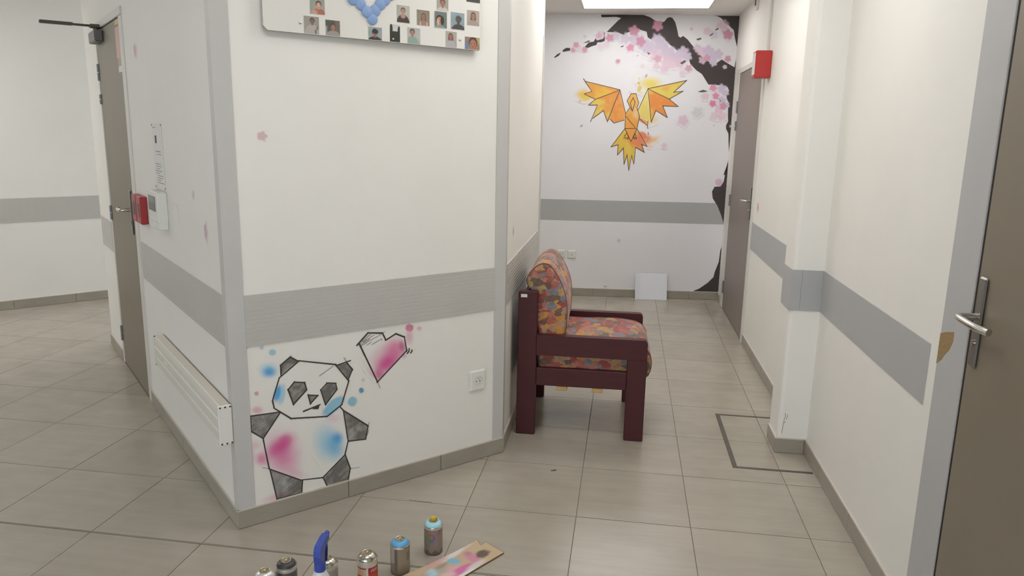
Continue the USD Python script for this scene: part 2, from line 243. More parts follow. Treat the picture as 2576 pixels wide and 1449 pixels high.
BIRD_POLY=[([(-1.3394,1.9559),(-1.0321,1.89),(-1.2473,1.8029),(-1.3479,1.8477),(-1.282,1.8717)],(232,160,52),(235,190,60)),([(-1.0382,1.8856),(-1.1306,1.6145),(-1.1699,1.7077),(-1.2628,1.6372),(-1.2261,1.7535),(-1.3059,1.7521),(-1.2473,1.8029)],(232,200,80),(232,150,55)),([(-1.0321,1.89),(-.9714,1.6894),(-.9778,1.6268),(-1.0723,1.5987),(-1.1026,1.632),(-1.1306,1.6145)],(232,140,50),(238,160,60)),([(-.7831,1.9033),(-.4484,1.9791),(-.5547,1.8762),(-.4737,1.8868),(-.592,1.8171)],(228,205,85),(236,160,60)),([(-.7765,1.8972),(-.592,1.8171),(-.5091,1.7535),(-.6452,1.7574),(-.5981,1.6587),(-.7029,1.716),(-.7382,1.6124)],(236,185,60),(234,140,45)),([(-.7831,1.9033),(-.7382,1.6124),(-.7675,1.6244),(-.8451,1.648),(-.8645,1.7131)],(230,208,110),(232,215,120)),([(-.8449,1.6448),(-.7673,1.6213),(-.77,1.5792),(-.8489,1.6229)],(235,150,75),(236,160,80)),([(-.9292,1.8577),(-.8881,1.8584),(-.8585,1.7785),(-.8723,1.741),(-.9118,1.7061),(-.939,1.7398),(-.964,1.7953)],(234,170,65),(236,180,80)),([(-.9386,1.7336),(-.9118,1.7061),(-.872,1.7348),(-.8458,1.6605),(-.8624,1.5536),(-.9108,1.4391),(-.9709,1.5515),(-.9711,1.6832)],(236,155,50),(232,190,70)),([(-.9709,1.5515),(-.9108,1.4391),(-.8589,1.5474),(-.7624,1.3977),(-.8147,1.4157),(-.7872,1.3464),(-.8665,1.3893),(-.8745,1.236),(-.898,1.3154),(-.917,1.1837),(-.9401,1.3209),(-.9634,1.234),(-.9752,1.3807),(-1.0268,1.3159),(-1.0248,1.4083),(-1.0882,1.3879)],(226,190,55),(232,140,60))]
BIRD_LINES=[[(-1.3594,1.9802),(-1.282,1.8717),(-1.3479,1.8477),(-1.2473,1.8029),(-1.3059,1.7521),(-1.2261,1.7535),(-1.2809,1.6086)],[(-1.3395,1.9572),(-1.0321,1.89),(-1.1304,1.6114),(-1.1699,1.7077),(-1.2628,1.6372)],[(-1.0321,1.89),(-.9712,1.6863)],[(-1.0382,1.8856),(-1.2473,1.8029)],[(-1.1026,1.632),(-1.0723,1.5987),(-.9778,1.6268)],[(-.8644,1.7113),(-.7831,1.9033),(-.7381,1.6112),(-.7029,1.716),(-.5979,1.6556),(-.6452,1.7574),(-.506,1.7536),(-.592,1.8171),(-.4737,1.8868),(-.5547,1.8762),(-.4484,1.9791),(-.7831,1.9033)],[(-.7798,1.9002),(-.592,1.8171)],[(-.8448,1.6417),(-.77,1.5792),(-.7673,1.6213)],[(-.9118,1.7061),(-.964,1.7953),(-.9292,1.8577),(-.8881,1.8584),(-.8585,1.7785),(-.8722,1.7379)],[(-.9116,1.824),(-.8917,1.7841),(-.9118,1.7061),(-.9332,1.7772),(-.9116,1.824)],[(-.9356,1.7368),(-.9711,1.6832),(-.9709,1.5515),(-.9108,1.4391),(-.8624,1.5536),(-.8458,1.6605),(-.872,1.7348)],[(-.9666,1.6583),(-.8719,1.5534),(-.971,1.5534)],[(-.9709,1.5515),(-1.0882,1.3879),(-1.0248,1.4083),(-1.0268,1.3159),(-.9752,1.3807),(-.9634,1.234),(-.9401,1.3209),(-.9168,1.1805),(-.898,1.3154),(-.8745,1.236),(-.8665,1.3893),(-.7872,1.3464),(-.8147,1.4157),(-.7624,1.3977),(-.8589,1.5474)],[(-.9498,1.5142),(-.9709,1.4885),(-.9747,1.46)],[(-.9498,1.5142),(-.9313,1.464)],[(-.9633,1.4634),(-.9609,1.4792),(-.9534,1.4572)],[(-.947,1.4574),(-.9433,1.4732),(-.9359,1.4544)],[(-.8762,1.5124),(-.893,1.4679)],[(-.8762,1.5124),(-.8622,1.4654)],[(-.8849,1.4586),(-.882,1.4776),(-.8759,1.4588)],[(-.871,1.462),(-.8694,1.481),(-.8633,1.4622)],[(-.768,1.5774),(-.7674,1.5554)],[(-.7606,1.5241),(-.7592,1.4989)]]
BIRD_SPRAY=[(-1.3476,1.8384,.1073,-.0165,-.01,-.0705,(234,196,80),.95,.85),(-1.3838,1.785,.014,.0002,.0005,-.0124,(225,190,90),.8,.4),(-1.3307,1.8139,.051,.0009,.0015,-.0373,(232,205,70),.8,.8),(-1.0598,1.8741,.0222,.0004,.0009,-.0185,(90,75,60),.7,.8),(-1.3257,1.8499,.0223,.0004,.0004,-.0111,(110,90,60),.6,.6),(-.7602,1.9436,.1385,-.0096,-.0028,-.0858,(232,212,100),.95,.85),(-.8588,1.902,.0247,-.006,-.0082,-.037,(225,195,95),.85,.5),(-.8675,1.948,.0126,.0002,.0008,-.0147,(222,190,80),.9,.3),(-.8684,1.9878,.0063,.0001,.0005,-.0098,(222,190,80),.8,.3),(-.8442,1.8653,.0316,.0005,.0013,-.0247,(232,215,140),.6,.8),(-.723,1.6252,.0759,.0292,.0201,-.0467,(232,215,150),.7,.85),(-.8083,1.498,.0456,-.0243,-.0174,-.0331,(232,120,60),.9,.5),(-.7647,1.461,.0461,-.0357,-.0346,-.0443,(230,135,70),.85,.7),(-.7133,1.4557,.0618,.0306,.0182,-.034,(235,185,95),.8,.8),(-.742,1.3981,.0511,.001,.0018,-.0317,(238,190,150),.6,.9),(-.6701,1.4818,.0373,.0228,.014,-.0216,(236,205,150),.5,.9),(-.9988,1.6639,.038,-.0058,-.0097,-.0742,(236,150,60),.5,.9)]
BIRD_TINT=[(-1.099,1.8981,.0938,-.0177,-.0047,-.0272,(232,140,60),.7,.6),(-1.0055,1.8008,.0368,.0084,.0211,-.0787,(240,190,120),.5,.8),(-.6322,1.9088,.0546,.0124,.0059,-.0209,(236,160,70),.7,.6),(-.6695,1.7941,.0909,-.0302,-.0127,-.041,(234,140,45),.7,.7),(-.8114,1.7296,.0441,-.0068,-.0115,-.0923,(234,205,90),.6,.8),(-.8222,1.4598,.0453,.0335,.0514,-.0664,(228,120,90),.8,.6),(-.8789,1.6848,.0381,.0007,.003,-.0562,(240,215,190),.5,.8),(-.9325,1.3625,.0385,.0008,.0058,-.1148,(234,205,80),.6,.8),(-1.1477,1.7112,.0517,.045,.0302,-.033,(236,150,60),.6,.7)]
TREE=[[(-1.2275,2.5237),(-1.0487,2.5287),(-.86,2.5308),(-.8011,2.5084),(-.7414,2.4729),(-.6763,2.4696),(-.6511,2.502),(-.6265,2.5103),(-.6051,2.5025),(-.5789,2.4678),(-.5597,2.4127),(-.5431,2.3503),(-.5236,2.3405),(-.5036,2.3549),(-.4652,2.3281),(-.4198,2.278),(-.3806,2.241),(-.3349,2.1876),(-.2578,2.1377),(-.2043,2.1252),(-.1546,2.1626),(-.1106,2.1347),(-.0384,2.0969),(-.0288,2.1868),(-.0286,2.2629),(-.0562,2.3484),(-.0693,2.4085),(-.1137,2.4461),(-.1549,2.4677),(-.1806,2.5053),(-.2181,2.5219),(-.2577,2.5374),(-.0031,2.5402),(-0,2.2582),(.0008,1.681),(-.0021,1.1597),(-.0614,1.1584),(-.0569,1.1844),(-.0354,1.2551),(-.0264,1.3198),(-.0395,1.4477),(-.0478,1.5272),(-.0698,1.5639),(-.0744,1.5955),(-.0581,1.6327),(-.0661,1.7218),(-.0664,1.7949),(-.0847,1.8258),(-.0949,1.862),(-.0709,1.8936),(-.0862,1.9275),(-.1697,1.9437),(-.2546,1.9475),(-.319,2.0373),(-.3686,2.0674),(-.4249,2.1199),(-.4574,2.2114),(-.5481,2.2306),(-.6254,2.2885),(-.6922,2.3505),(-.7395,2.3499),(-.78,2.321),(-.8093,2.3369),(-.8226,2.3873),(-.9059,2.4085),(-.9886,2.3772),(-1.0212,2.3545),(-1.073,2.3761),(-1.1705,2.381),(-1.118,2.4343),(-1.0777,2.4751),(-1.0493,2.4975),(-1.0919,2.5071),(-1.2213,2.5026)],[(-.0361,1.2676),(-.0475,1.1741),(-.0567,1.099),(-.0833,1.0551),(-.1345,1.0502),(-.1548,1.0072),(-.1446,.9459),(-.0984,.8806),(-.0537,.7863),(-.0236,.7007),(-.0111,.624),(-.0205,.5366),(-.0391,.4679),(-.0454,.3602),(-.0763,.2609),(-.0826,.2162),(-.1314,.1602),(-.2044,.1032),(-.284,.0657),(-.2881,.0546),(-.0064,.0585),(-.0108,.371),(-.0094,.7011),(-.0018,1.2683)]]
TWIGS=[[(-1.6287,2.1593),(-1.5974,2.1876),(-1.5678,2.2003),(-1.5863,2.1733),(-1.6179,2.1564)],[(-1.5525,2.2221),(-1.5222,2.242),(-1.4869,2.2404),(-1.4882,2.2178),(-1.518,2.2133),(-1.5499,2.2067)],[(-1.3583,2.2524),(-1.3257,2.2896),(-1.2813,2.2973),(-1.2656,2.3281),(-1.2542,2.3078),(-1.2342,2.3132),(-1.1977,2.3259),(-1.1959,2.3828),(-1.187,2.3727),(-1.184,2.3057),(-1.2121,2.2931),(-1.2493,2.2926),(-1.2568,2.2701),(-1.2957,2.2593),(-1.3407,2.2383)],[(-1.3765,2.2828),(-1.3295,2.3059),(-1.3114,2.304),(-1.3289,2.2916)],[(-.3891,2.3303),(-.3507,2.3422),(-.3421,2.3309),(-.3727,2.3191)],[(-.2777,2.362),(-.2442,2.3851),(-.247,2.3699),(-.2695,2.356)],[(-.2341,2.4078),(-.2082,2.4269),(-.1996,2.4158),(-.2222,2.4042)],[(-1.0443,2.258),(-1.0223,2.2682),(-1.0159,2.2624),(-1.0379,2.2522)],[(-.809,2.2159),(-.786,2.2063),(-.7833,2.1945),(-.7999,2.1982)],[(-.8364,2.2313),(-.8305,2.2345),(-.8287,2.2255)],[(-.8991,2.181),(-.8851,2.1872),(-.8828,2.1825)],[(-.3426,1.8853),(-.296,1.9016),(-.2554,1.8883),(-.3024,1.8797)],[(-.1518,1.83),(-.1296,1.7991),(-.1421,1.8067)],[(-.5174,2.1263),(-.4757,2.1538),(-.4628,2.1386),(-.4969,2.1151)]]
FLOWERS=[(-1.0071,2.3262,.0634,.0008,.003,-.061,(208,194,214),.8,1),(-.9221,2.3172,.0738,.0009,.0037,-.0712,(208,194,214),.85,1),(-.835,2.2675,.0791,.001,.0042,-.0765,(208,194,214),.85,1),(-.7705,2.2479,.0791,.0011,.0044,-.0765,(208,194,214),.9,1),(-.7331,2.3297,.0578,.0007,.0033,-.0558,(208,194,214),.9,1),(-.688,2.2796,.0789,.001,.0046,-.0763,(208,194,214),.95,1),(-.631,2.209,.0843,.0012,.005,-.0818,(208,194,214),.95,1),(-.5554,2.1795,.0737,.001,.0045,-.0716,(208,194,214),.95,1),(-.4948,2.2211,.063,.0009,.004,-.0612,(208,194,214),.95,1),(-.4554,2.1808,.0526,.0007,.0034,-.0511,(208,194,214),.95,1),(-.5205,2.1288,.0632,.0009,.004,-.0615,(224,194,210),.9,1),(-.6155,2.1274,.0844,.0012,.0051,-.0822,(224,194,210),.85,1),(-.7248,2.1873,.0739,.001,.0042,-.0717,(224,194,210),.85,1),(-1.0926,2.3455,.0528,.0007,.0024,-.0508,(208,194,214),.8,1),(-1.2201,2.354,.0476,.0006,.002,-.0457,(224,194,210),.7,1),(-1.2408,2.3436,.0371,.0005,.0015,-.0356,(208,144,170),.5,1),(-1.2157,2.2522,.0425,.0006,.0018,-.0409,(224,194,210),.5,1),(-1.1688,2.2733,.0424,.0006,.0018,-.0408,(224,194,210),.5,1),(-.3709,2.2533,.0471,.0006,.0032,-.0457,(208,194,214),.9,1),(-.3269,2.2234,.0576,.0008,.0039,-.056,(224,194,210),.9,1),(-.2745,2.2241,.068,.0009,.0048,-.0662,(208,194,214),.95,1),(-.2394,2.1737,.0629,.0009,.0045,-.0612,(208,194,214),.95,1),(-.1893,2.2049,.0575,.0008,.0042,-.056,(208,194,214),.95,1),(-.2259,2.133,.0399,.0006,.0029,-.0388,(208,194,214),.95,1),(-.3219,2.1521,.042,.0006,.0029,-.0409,(224,194,210),.8,1),(-.1358,1.9132,.0527,.0009,.0039,-.0518,(208,194,214),.95,1),(-.1013,1.8775,.0422,.0007,.0032,-.0415,(208,194,214),.95,1),(-.1283,1.8147,.0476,.0008,.0035,-.0469,(208,194,214),.95,1),(-.0828,1.7737,.037,.0006,.0028,-.0365,(208,194,214),.95,1),(-.144,1.7413,.0583,.001,.0043,-.0576,(224,194,210),.9,1),(-.118,1.6789,.0584,.0011,.0044,-.0578,(224,194,210),.75,1),(-.1818,1.6777,.0478,.0009,.0035,-.0473,(224,194,210),.7,1),(-.2789,1.8434,.0477,.0008,.0033,-.0469,(224,194,210),.75,1),(-.3331,1.7065,.0639,.0011,.0044,-.0631,(205,206,204),.7,1),(-.1562,2.4576,.0519,.0006,.0038,-.0501,(224,194,210),.6,1),(-.243,2.3662,.0521,.0006,.0037,-.0504,(208,194,214),.5,1),(-.115,2.3275,.0312,.0004,.0023,-.0303,(224,194,210),.4,1),(-.1531,2.4176,.0415,.0005,.0031,-.0402,(224,194,210),.7,1),(-.7288,2.4358,.0587,.0007,.0033,-.0564,(208,144,170),.95,1),(-.9314,2.3931,.0589,.0007,.003,-.0567,(208,144,170),.95,1),(-1.1448,2.3296,.0476,.0006,.0021,-.0458,(208,144,170),.9,1),(-.8686,2.3026,.058,.0007,.003,-.056,(208,144,170),.9,1),(-.9589,2.2505,.0444,.0006,.0022,-.0429,(222,140,175),.9,1),(-1.4344,2.2647,.0373,.0005,.0013,-.0358,(208,144,170),.85,1),(-1.4617,2.2233,.0299,.0004,.001,-.0287,(208,144,170),.85,1),(-1.3584,2.2278,.0341,.0005,.0013,-.0328,(208,144,170),.85,1),(-1.4068,2.2394,.032,.0004,.0012,-.0307,(224,194,210),.7,1),(-.7124,2.1568,.0475,.0007,.0027,-.0461,(208,144,170),.6,1),(-.7194,2.0951,.0423,.0006,.0024,-.0411,(224,194,210),.8,1),(-.6543,2.0703,.0476,.0007,.0028,-.0463,(224,194,210),.8,1),(-.4383,2.0838,.0401,.0006,.0026,-.039,(208,144,170),.8,1),(-.4884,2.0419,.0338,.0005,.0022,-.033,(224,194,210),.8,1),(-1.0613,2.1334,.0276,.0004,.0013,-.0267,(208,144,170),.9,1),(-.8416,2.0985,.0191,.0003,.001,-.0185,(224,194,210),.5,1),(-.2833,2.171,.0399,.0006,.0028,-.0388,(208,144,170),.75,1),(-.1026,2.1674,.0377,.0005,.0028,-.0367,(208,144,170),.9,1),(-.1185,2.3728,.0582,.0007,.0044,-.0564,(208,144,170),.95,1),(-.1966,2.4421,.0364,.0004,.0026,-.0351,(224,194,210),.8,1),(-.2973,2.3957,.0469,.0006,.0033,-.0453,(224,194,210),.7,1),(-.4343,2.4142,.0188,.0002,.0012,-.0181,(208,144,170),.5,1),(-.2102,1.9193,.0401,.0006,.0029,-.0394,(222,140,175),.9,1),(-.1839,1.8502,.0402,.0007,.0029,-.0395,(222,140,175),.95,1),(-.2056,1.7841,.0403,.0007,.0029,-.0397,(225,115,165),.9,1),(-.1117,1.7628,.0424,.0007,.0032,-.0418,(208,144,170),.85,1),(-.1235,2.0987,.0252,.0004,.0019,-.0246,(205,195,200),.95,1),(-.4562,1.6306,.062,.0011,.004,-.0613,(224,194,210),.95,1),(-.6121,1.4063,.0324,.0007,.0019,-.0321,(224,194,210),.85,1),(-1.3628,2.3401,.0191,.0002,.0007,-.0183,(205,200,203),.6,1),(-.9416,1.872,.0096,.0002,.0005,-.0094,(224,194,210),.8,1),(-.1809,1.5935,.0096,.0002,.0007,-.0095,(205,195,200),.6,1),(-.0346,1.5909,.0149,.0003,.0012,-.0148,(200,190,192),.9,1),(-.1,1.0905,.0411,.0009,.0031,-.0413,(214,175,200),.85,0),(-.8243,.5534,.023,.0006,.0012,-.0234,(218,185,195),.7,1)]
PETALS=[[(-.8181,2.0008),(-.8088,2.0237),(-.7942,2.0301),(-.7953,2.0115),(-.8093,1.9957)],[(-1.376,1.5656),(-1.3625,1.5819),(-1.3493,1.5779),(-1.3574,1.5628)]]
PHOTO=[(.3361,1.9508,.393,1.8962),(.3116,1.889,.3698,1.8249),(.3921,1.8836,.4496,1.8259),(.5602,1.8761,.6187,1.8273),(.6497,1.8937,.6951,1.8253),(.7256,1.8889,.7842,1.8228),(.6808,1.9661,.7382,1.9014),(.7674,1.9581,.8264,1.8993),(.8574,2.0153,.9128,1.9637),(.8469,1.961,.9055,1.898),(.9225,1.9656,.9893,1.8992),(.9997,1.9816,1.062,1.9215),(.9963,2.0618,1.0643,2.0107),(.8985,1.8909,.9528,1.8253),(.99,1.878,1.0649,1.8204)]
DISCS=[(.5776,1.9022),(.5558,1.9262),(.5319,1.9496),(.501,1.964),(.5909,1.9339),(.6116,1.9584),(.6319,1.9769)]
SCREWS=[(.2993,1.8621),(.9675,1.861)]
CARD=[(-.3565,2.4346),(-.4365,2.4956),(-.448,2.4685),(-.4703,2.5065),(-.4802,2.4878),(-.5368,2.4065),(-.5885,2.3412),(-.6081,2.3136),(-.6558,2.2582),(-.6812,2.2273),(-.7868,2.0929),(-.5571,2.1333),(-.4649,2.2704)]
CHIP=[(2.2661,.9511),(2.2267,.9652),(2.1801,.9764),(2.1773,.9518),(2.1936,.9216),(2.2227,.8953),(2.2342,.8799),(2.2642,.8598),(2.2685,.8816),(2.264,.9193)]
CARD_SPRAY=[(-.5075,2.4409,.0461,.0843,.0124,-.0206,(210,200,192),.8,.8),(-.5411,2.385,.0432,.0688,.012,-.0205,(222,216,210),.9,.5),(-.5835,2.3357,.0387,.0619,.0162,-.0264,(206,160,160),.8,.7),(-.559,2.3088,.0282,.0509,.0142,-.0216,(150,125,118),.7,.9),(-.5212,2.3452,.029,.0007,.0039,-.0224,(125,182,205),.95,.4),(-.5125,2.2987,.0369,.0348,.0143,-.0317,(216,168,172),.9,.7),(-.4621,2.3797,.0446,-.0186,-.0001,-.0361,(206,140,165),.95,.6),(-.4836,2.4052,.02,-.0026,.0022,-.0211,(180,130,145),.8,.8),(-.4323,2.4127,.0284,.0207,.0103,-.0299,(98,84,78),.95,.5),(-.4831,2.3008,.0401,.055,.0125,-.0228,(214,110,165),.95,.5),(-.5826,2.262,.0279,.0145,.0094,-.0258,(170,205,214),.95,.5),(-.5526,2.2824,.023,.0218,.0099,-.0211,(160,170,176),.8,.8),(-.441,2.336,.0384,.0571,.0109,-.0197,(214,210,204),.8,.7),(-.4722,2.2741,.0445,.0601,.0053,-.0096,(225,225,224),.9,.6),(-.6032,2.2406,.0256,.0244,.0136,-.0272,(180,150,150),.6,.9),(-.522,2.2638,.0375,.0193,.0076,-.0222,(222,190,190),.8,.8)]
# ---------------------------------------------------------------- setting: floor, walls, ceiling
def cross(p, d, q, e):
    p, d, q, e = map(np.array, (p, d, q, e)); t = np.linalg.solve(np.c_[d, -e], q - p); return tuple(p + d * t[0])
TH = .12
E_ = WL.xy(-3.0); EI = WL.xy(-3.0, -TH)
P_ = (C2[0], 4.745)
c1i = cross(WC.xy(0, -TH), WC.x, WL.xy(0, -TH), WL.x); c2i = cross(WC.xy(0, -TH), WC.x, WP.xy(0, -TH), WP.x)
DL0, DL1, DTOP = 1.62, 2.51, 2.045       # hole of the left door along the left wall
WALLH = CEIL + .05
struct('wall_left', mm(prism([C1, c1i, WL.xy(-DL0, -TH), WL.xy(-DL0)][::-1], 0, WALLH), prism([WL.xy(-DL0), WL.xy(-DL0, -TH), WL.xy(-DL1, -TH), WL.xy(-DL1)][::-1], DTOP, WALLH),
       prism([WL.xy(-DL1), WL.xy(-DL1, -TH), EI, E_][::-1], 0, WALLH)), 'wall_paint')
struct('wall_center', prism([C1, C2, c2i, c1i], 0, WALLH), 'wall_paint')
struct('wall_passage', prism([C2, P_, (P_[0] - TH, P_[1]), c2i], 0, WALLH), 'wall_paint')
struct('wall_recess', box(-2.3, P_[0] - TH, P_[1] - TH, P_[1], 0, WALLH), 'wall_paint')
struct('wall_far', WF.put(box(-3.2, .2, 0, TH, 0, WALLH)), 'far_paint')
YB = -2.6
D2A, D2B, D3A, D3B = 5.59, 6.72, 1.16, 2.10      # the two doors in the right wall, along y
struct('wall_right', mm(box(.945, .945 + TH, YB - .12, D3A - .06, 0, WALLH), box(.945, .945 + TH, D3A - .06, D3B + .165, 2.20, WALLH), box(.945, .945 + TH, D3B + .165, D2A - .06, 0, WALLH),
       box(.945, .945 + TH, D2A - .06, D2B + .16, 2.06, WALLH), box(.945, .945 + TH, D2B + .16, 7.2, 0, WALLH)), 'wall_paint')
struct('wall_pilaster', prism([(.945, 3.56), (.945, 3.74), (.806, 3.74), (.806, 3.578), (.811, 3.565), (.824, 3.56)][::-1], 0, WALLH), 'wall_paint')
struct('wall_hall', WH.put(box(-4.6, 2.9, 0, TH, 0, WALLH)), 'wall_paint')
YB = -2.6
struct('wall_back', mm(box(-8.2, .945, YB - .12, YB, 2.25, WALLH), box(-8.2, -5.0, YB - .12, YB, 0, 2.25), box(.4, .945, YB - .12, YB, 0, 2.25)), 'wall_paint')
wn = thing('window_1', loc=(0, YB, 0), kind='structure')          # glazed front behind the viewpoint
xs = np.linspace(-5.0, .4, 6)
for x in xs: obj('mullion', box(x - .035, x + .035, -.09, -.03, .10, 2.20, .004), 'window_frame', wn)
for z in (.05, 2.20): obj('frame_rail', box(-5.0, .4, -.09, -.03, z - .05, z + .05, .004), 'window_frame', wn)
for u, v in zip(xs[:-1], xs[1:]): obj('glass_pane', box(u + .035, v - .035, -.063, -.057, .10, 2.15), 'window_glass', wn)
he = WH.xy(-4.6); struct('wall_side', prism([he, (he[0] - TH, he[1]), (-8.2 - TH, YB), (-8.2, YB)], 0, WALLH), 'wall_paint')
hp = WH.xy(2.9); e2 = (E_[0] + WC.x[0] * 1.75, E_[1] + WC.x[1] * 1.75)
struct('wall_hall_end', prism([E_, EI, (e2[0] + .1, e2[1] - .1), e2], 0, WALLH), 'wall_paint')
wf0 = WF.xy(-3.2)
struct('ceiling', mm(box(-8.4, 1.2, -2.75, 8.0, CEIL, CEIL + .05)), 'ceiling_paint')

region = Polygon([(.945, YB), (.945, 7.047), WF.xy(-2.6), (-1.62, 4.745), P_, C2, C1, E_, e2, hp, he, (-8.2, YB)])
flr = thing('floor', kind='structure')
obj('screed', box(-8.4, 1.1, -2.75, 8.0, -.12, -.0022), 'grout', flr)
a = math.radians(-.45); ca, sa = math.cos(a), math.sin(a)
def g2w(u, v): return (.333 + ca * u - sa * v, 2.748 + sa * u + ca * v)
TX, TY, G = .4475, .4560, .0016
reg = region.buffer(-.002); far_tiles = []; ntile = 0
def seen(x, y):
    d = np.array([x, y, -1.5]); w = d @ fw
    if w < .2: return False
    px, py = 1288 + FPX * (d @ cx) / w, 724.5 + FPX * (d @ cy) / w
    return -260 < px < 2840 and py < 1760
for i in range(-20, 3):
    for j in range(-12, 12):
        g0 = .0055 if j == -1 else G; g1 = .0055 if j == -2 else G
        q = Polygon([g2w(i * TX + G, j * TY + g0), g2w((i + 1) * TX - G, j * TY + g0), g2w((i + 1) * TX - G, (j + 1) * TY - g1), g2w(i * TX + G, (j + 1) * TY - g1)]).intersection(reg)
        for p in getattr(q, 'geoms', [q]):
            if p.is_empty or p.geom_type != 'Polygon' or p.area < 4e-4: continue
            m = prism(p, -.008, rng.uniform(-.0003, .0002)); c = p.centroid
            if seen(c.x, c.y) and ntile < 298: obj('floor_tile', m, 'floor_tile_%d' % rng.randrange(3), flr); ntile += 1
            else: far_tiles.append(m)
if far_tiles: obj('outer_tiles', mm(*far_tiles), 'floor_tile_1', flr, kind='stuff')
p0, p1 = g2w(-11.2 * TX, -TY), g2w(1.36 * TX, -TY)
d = np.array(p1) - p0; d /= np.linalg.norm(d); n_ = np.array([-d[1], d[0]]) * .0034
struct('trim_1', prism([tuple(np.array(p0) - n_), tuple(np.array(p1) - n_), tuple(np.array(p1) + n_), tuple(np.array(p0) + n_)], -.006, .0004), 'joint_metal')

# skirting tiles: (name, wall, from, to, first joint)
SK = .072
def skirting(name, wall, x0, x1, joint, out=.009, m='skirting'):
    s = thing(name, kind='structure'); cuts = [x0] + [x for x in (joint + .4475 * k for k in range(-12, 13)) if x0 + .02 < x < x1 - .02] + [x1]
    for u, v in zip(cuts[:-1], cuts[1:]): obj('skirting_tile', wall.put(box(u + .0012, v - .0012, -out, 0, .001, SK, .0012)), m, s)
    obj('sealant_line', wall.put(box(x0, x1, -out + .002, 0, SK, SK + .0035)), 'sealant', s); return s
skirting('baseboard_center', WC, -.009, CL + .006, .444)
skirting('baseboard_left', WL, -1.60, .009, -.42)
skirting('baseboard_left', WL, -3.0, -2.515, -9)
skirting('baseboard_passage', WP, -.005, 1.42, .30)
skirting('baseboard_far', WF, -2.62, -.012, -.30)
skirting('baseboard_right', WR, -3.558, -2.27, -2.83)
skirting('baseboard_right', WR, -5.528, -3.74, -4.3)
skirting('baseboard_right', WR, -7.04, -6.885, -9)
WQ = Wall((.806, 3.56), 0); WS = Wall((.806, 3.56), -90)
skirting('baseboard_pilaster', WQ, -.009, .128, 9); skirting('baseboard_pilaster', WS, -.18, .0, 9)
skirting('baseboard_hall', WH, -4.55, 2.2, .1)

# protection strips (trim) and corner guards
Z0, Z1 = .709, .9025
def strip(wall, x0, x1, ribbed=.0005, t=.005, m='grey_pvc', z0=Z0, z1=Z1):
    if ribbed:
        k = 12; p = [(0, z0), (-t, z0 + .001)]
        for i in range(1, k):
            z = z0 + (z1 - z0) * i / k; p += [(-t, z - .0013), (-t + ribbed, z), (-t, z + .0013)]
        p += [(-t, z1 - .001), (0, z1)]
    else: p = [(0, z0), (-t, z0 + .0006), (-t, z1 - .0006), (0, z1)]
    pr = prism(p, 0, x1 - x0); v = pr.vertices
    mesh = trimesh.Trimesh(np.c_[x0 + v[:, 2], v[:, 0], v[:, 1]], pr.faces, process=False)
    return wall.put(mesh)
struct('trim_2', strip(WC, .060, 1.180), 'grey_pvc')
struct('trim_3', strip(WL, -1.565, -.046), 'grey_pvc')
struct('trim_4', strip(WL, -2.965, -2.535), 'grey_pvc')
struct('trim_5', strip(WP, .045, 1.36, .0016), 'grey_pvc')
struct('trim_6', strip(WF, -2.62, -.005, False, .0012), 'grey_flat')
struct('trim_7', strip(WR, -3.555, -2.325, False, .003), 'grey_flat')
struct('trim_8', strip(WR, -5.528, -3.74, False, .003), 'grey_flat')
pl = thing('trim_9', kind='structure')
for u, v in ((-.003, .043), (.0445, .138)): obj('strip_panel', strip(WQ, u, v, False, .003), 'grey_flat', pl)
obj('strip_panel', strip(WS, -.18, .0, False, .003), 'grey_flat', pl)
struct('trim_10', strip(WH, -3.2, 2.2), 'grey_pvc')
def guard(wa, wb, xa, xb, ca_, z0=.0755, z1=2.07, t=.003):    # L profile around an outer corner: wb on the left, wa on the right
    o = cross(wa.xy(0, t), wa.x, wb.xy(0, t), wb.x)
    return prism([wa.xy(ca_[0]), wa.xy(xa), wa.xy(xa, t), o, wb.xy(xb, t), wb.xy(xb), ][::1], z0, z1)
struct('trim_11', guard(WC, WL, .060, -.046, (0,)), 'guard_grey')
struct('trim_12', guard(WP, WC, .042, 1.180, (0,)), 'guard_grey')
struct('trim_13', mm(box(P_[0], P_[0] + .003, 4.675, P_[1] + .003, .0755, 2.07), box(P_[0] - .05, P_[0], P_[1], P_[1] + .003, .0755, 2.07)), 'guard_grey')
# metal frame of the floor hatch
hf = thing('trim_14', kind='structure')
for q in ([(.574, 3.333), (.596, 3.333), (.596, 4.024), (.574, 4.024)], [(.596, 3.333), (.93, 3.333), (.93, 3.351), (.596, 3.351)], [(.596, 4.007), (.93, 4.007), (.93, 4.024), (.596, 4.024)]): obj('frame_bar', prism(q, -.004, .0014), 'hatch_metal', hf)
# cracks at the foot of the pilaster
cks = [LineString([(.021, .098), (.024, .13), (.026, .16), (.031, .185), (.029, .20)]), LineString([(.036, .17), (.041, .185), (.039, .195)]), LineString([(.028, .15), (.034, .158)])]
obj('plaster_crack', WQ.put(mm(*[prism_xz(c.buffer(.0008), -.0006, .001) for c in cks])), 'crack', label='dark hairline cracks in the plaster at the foot of the pilaster', cat='crack')

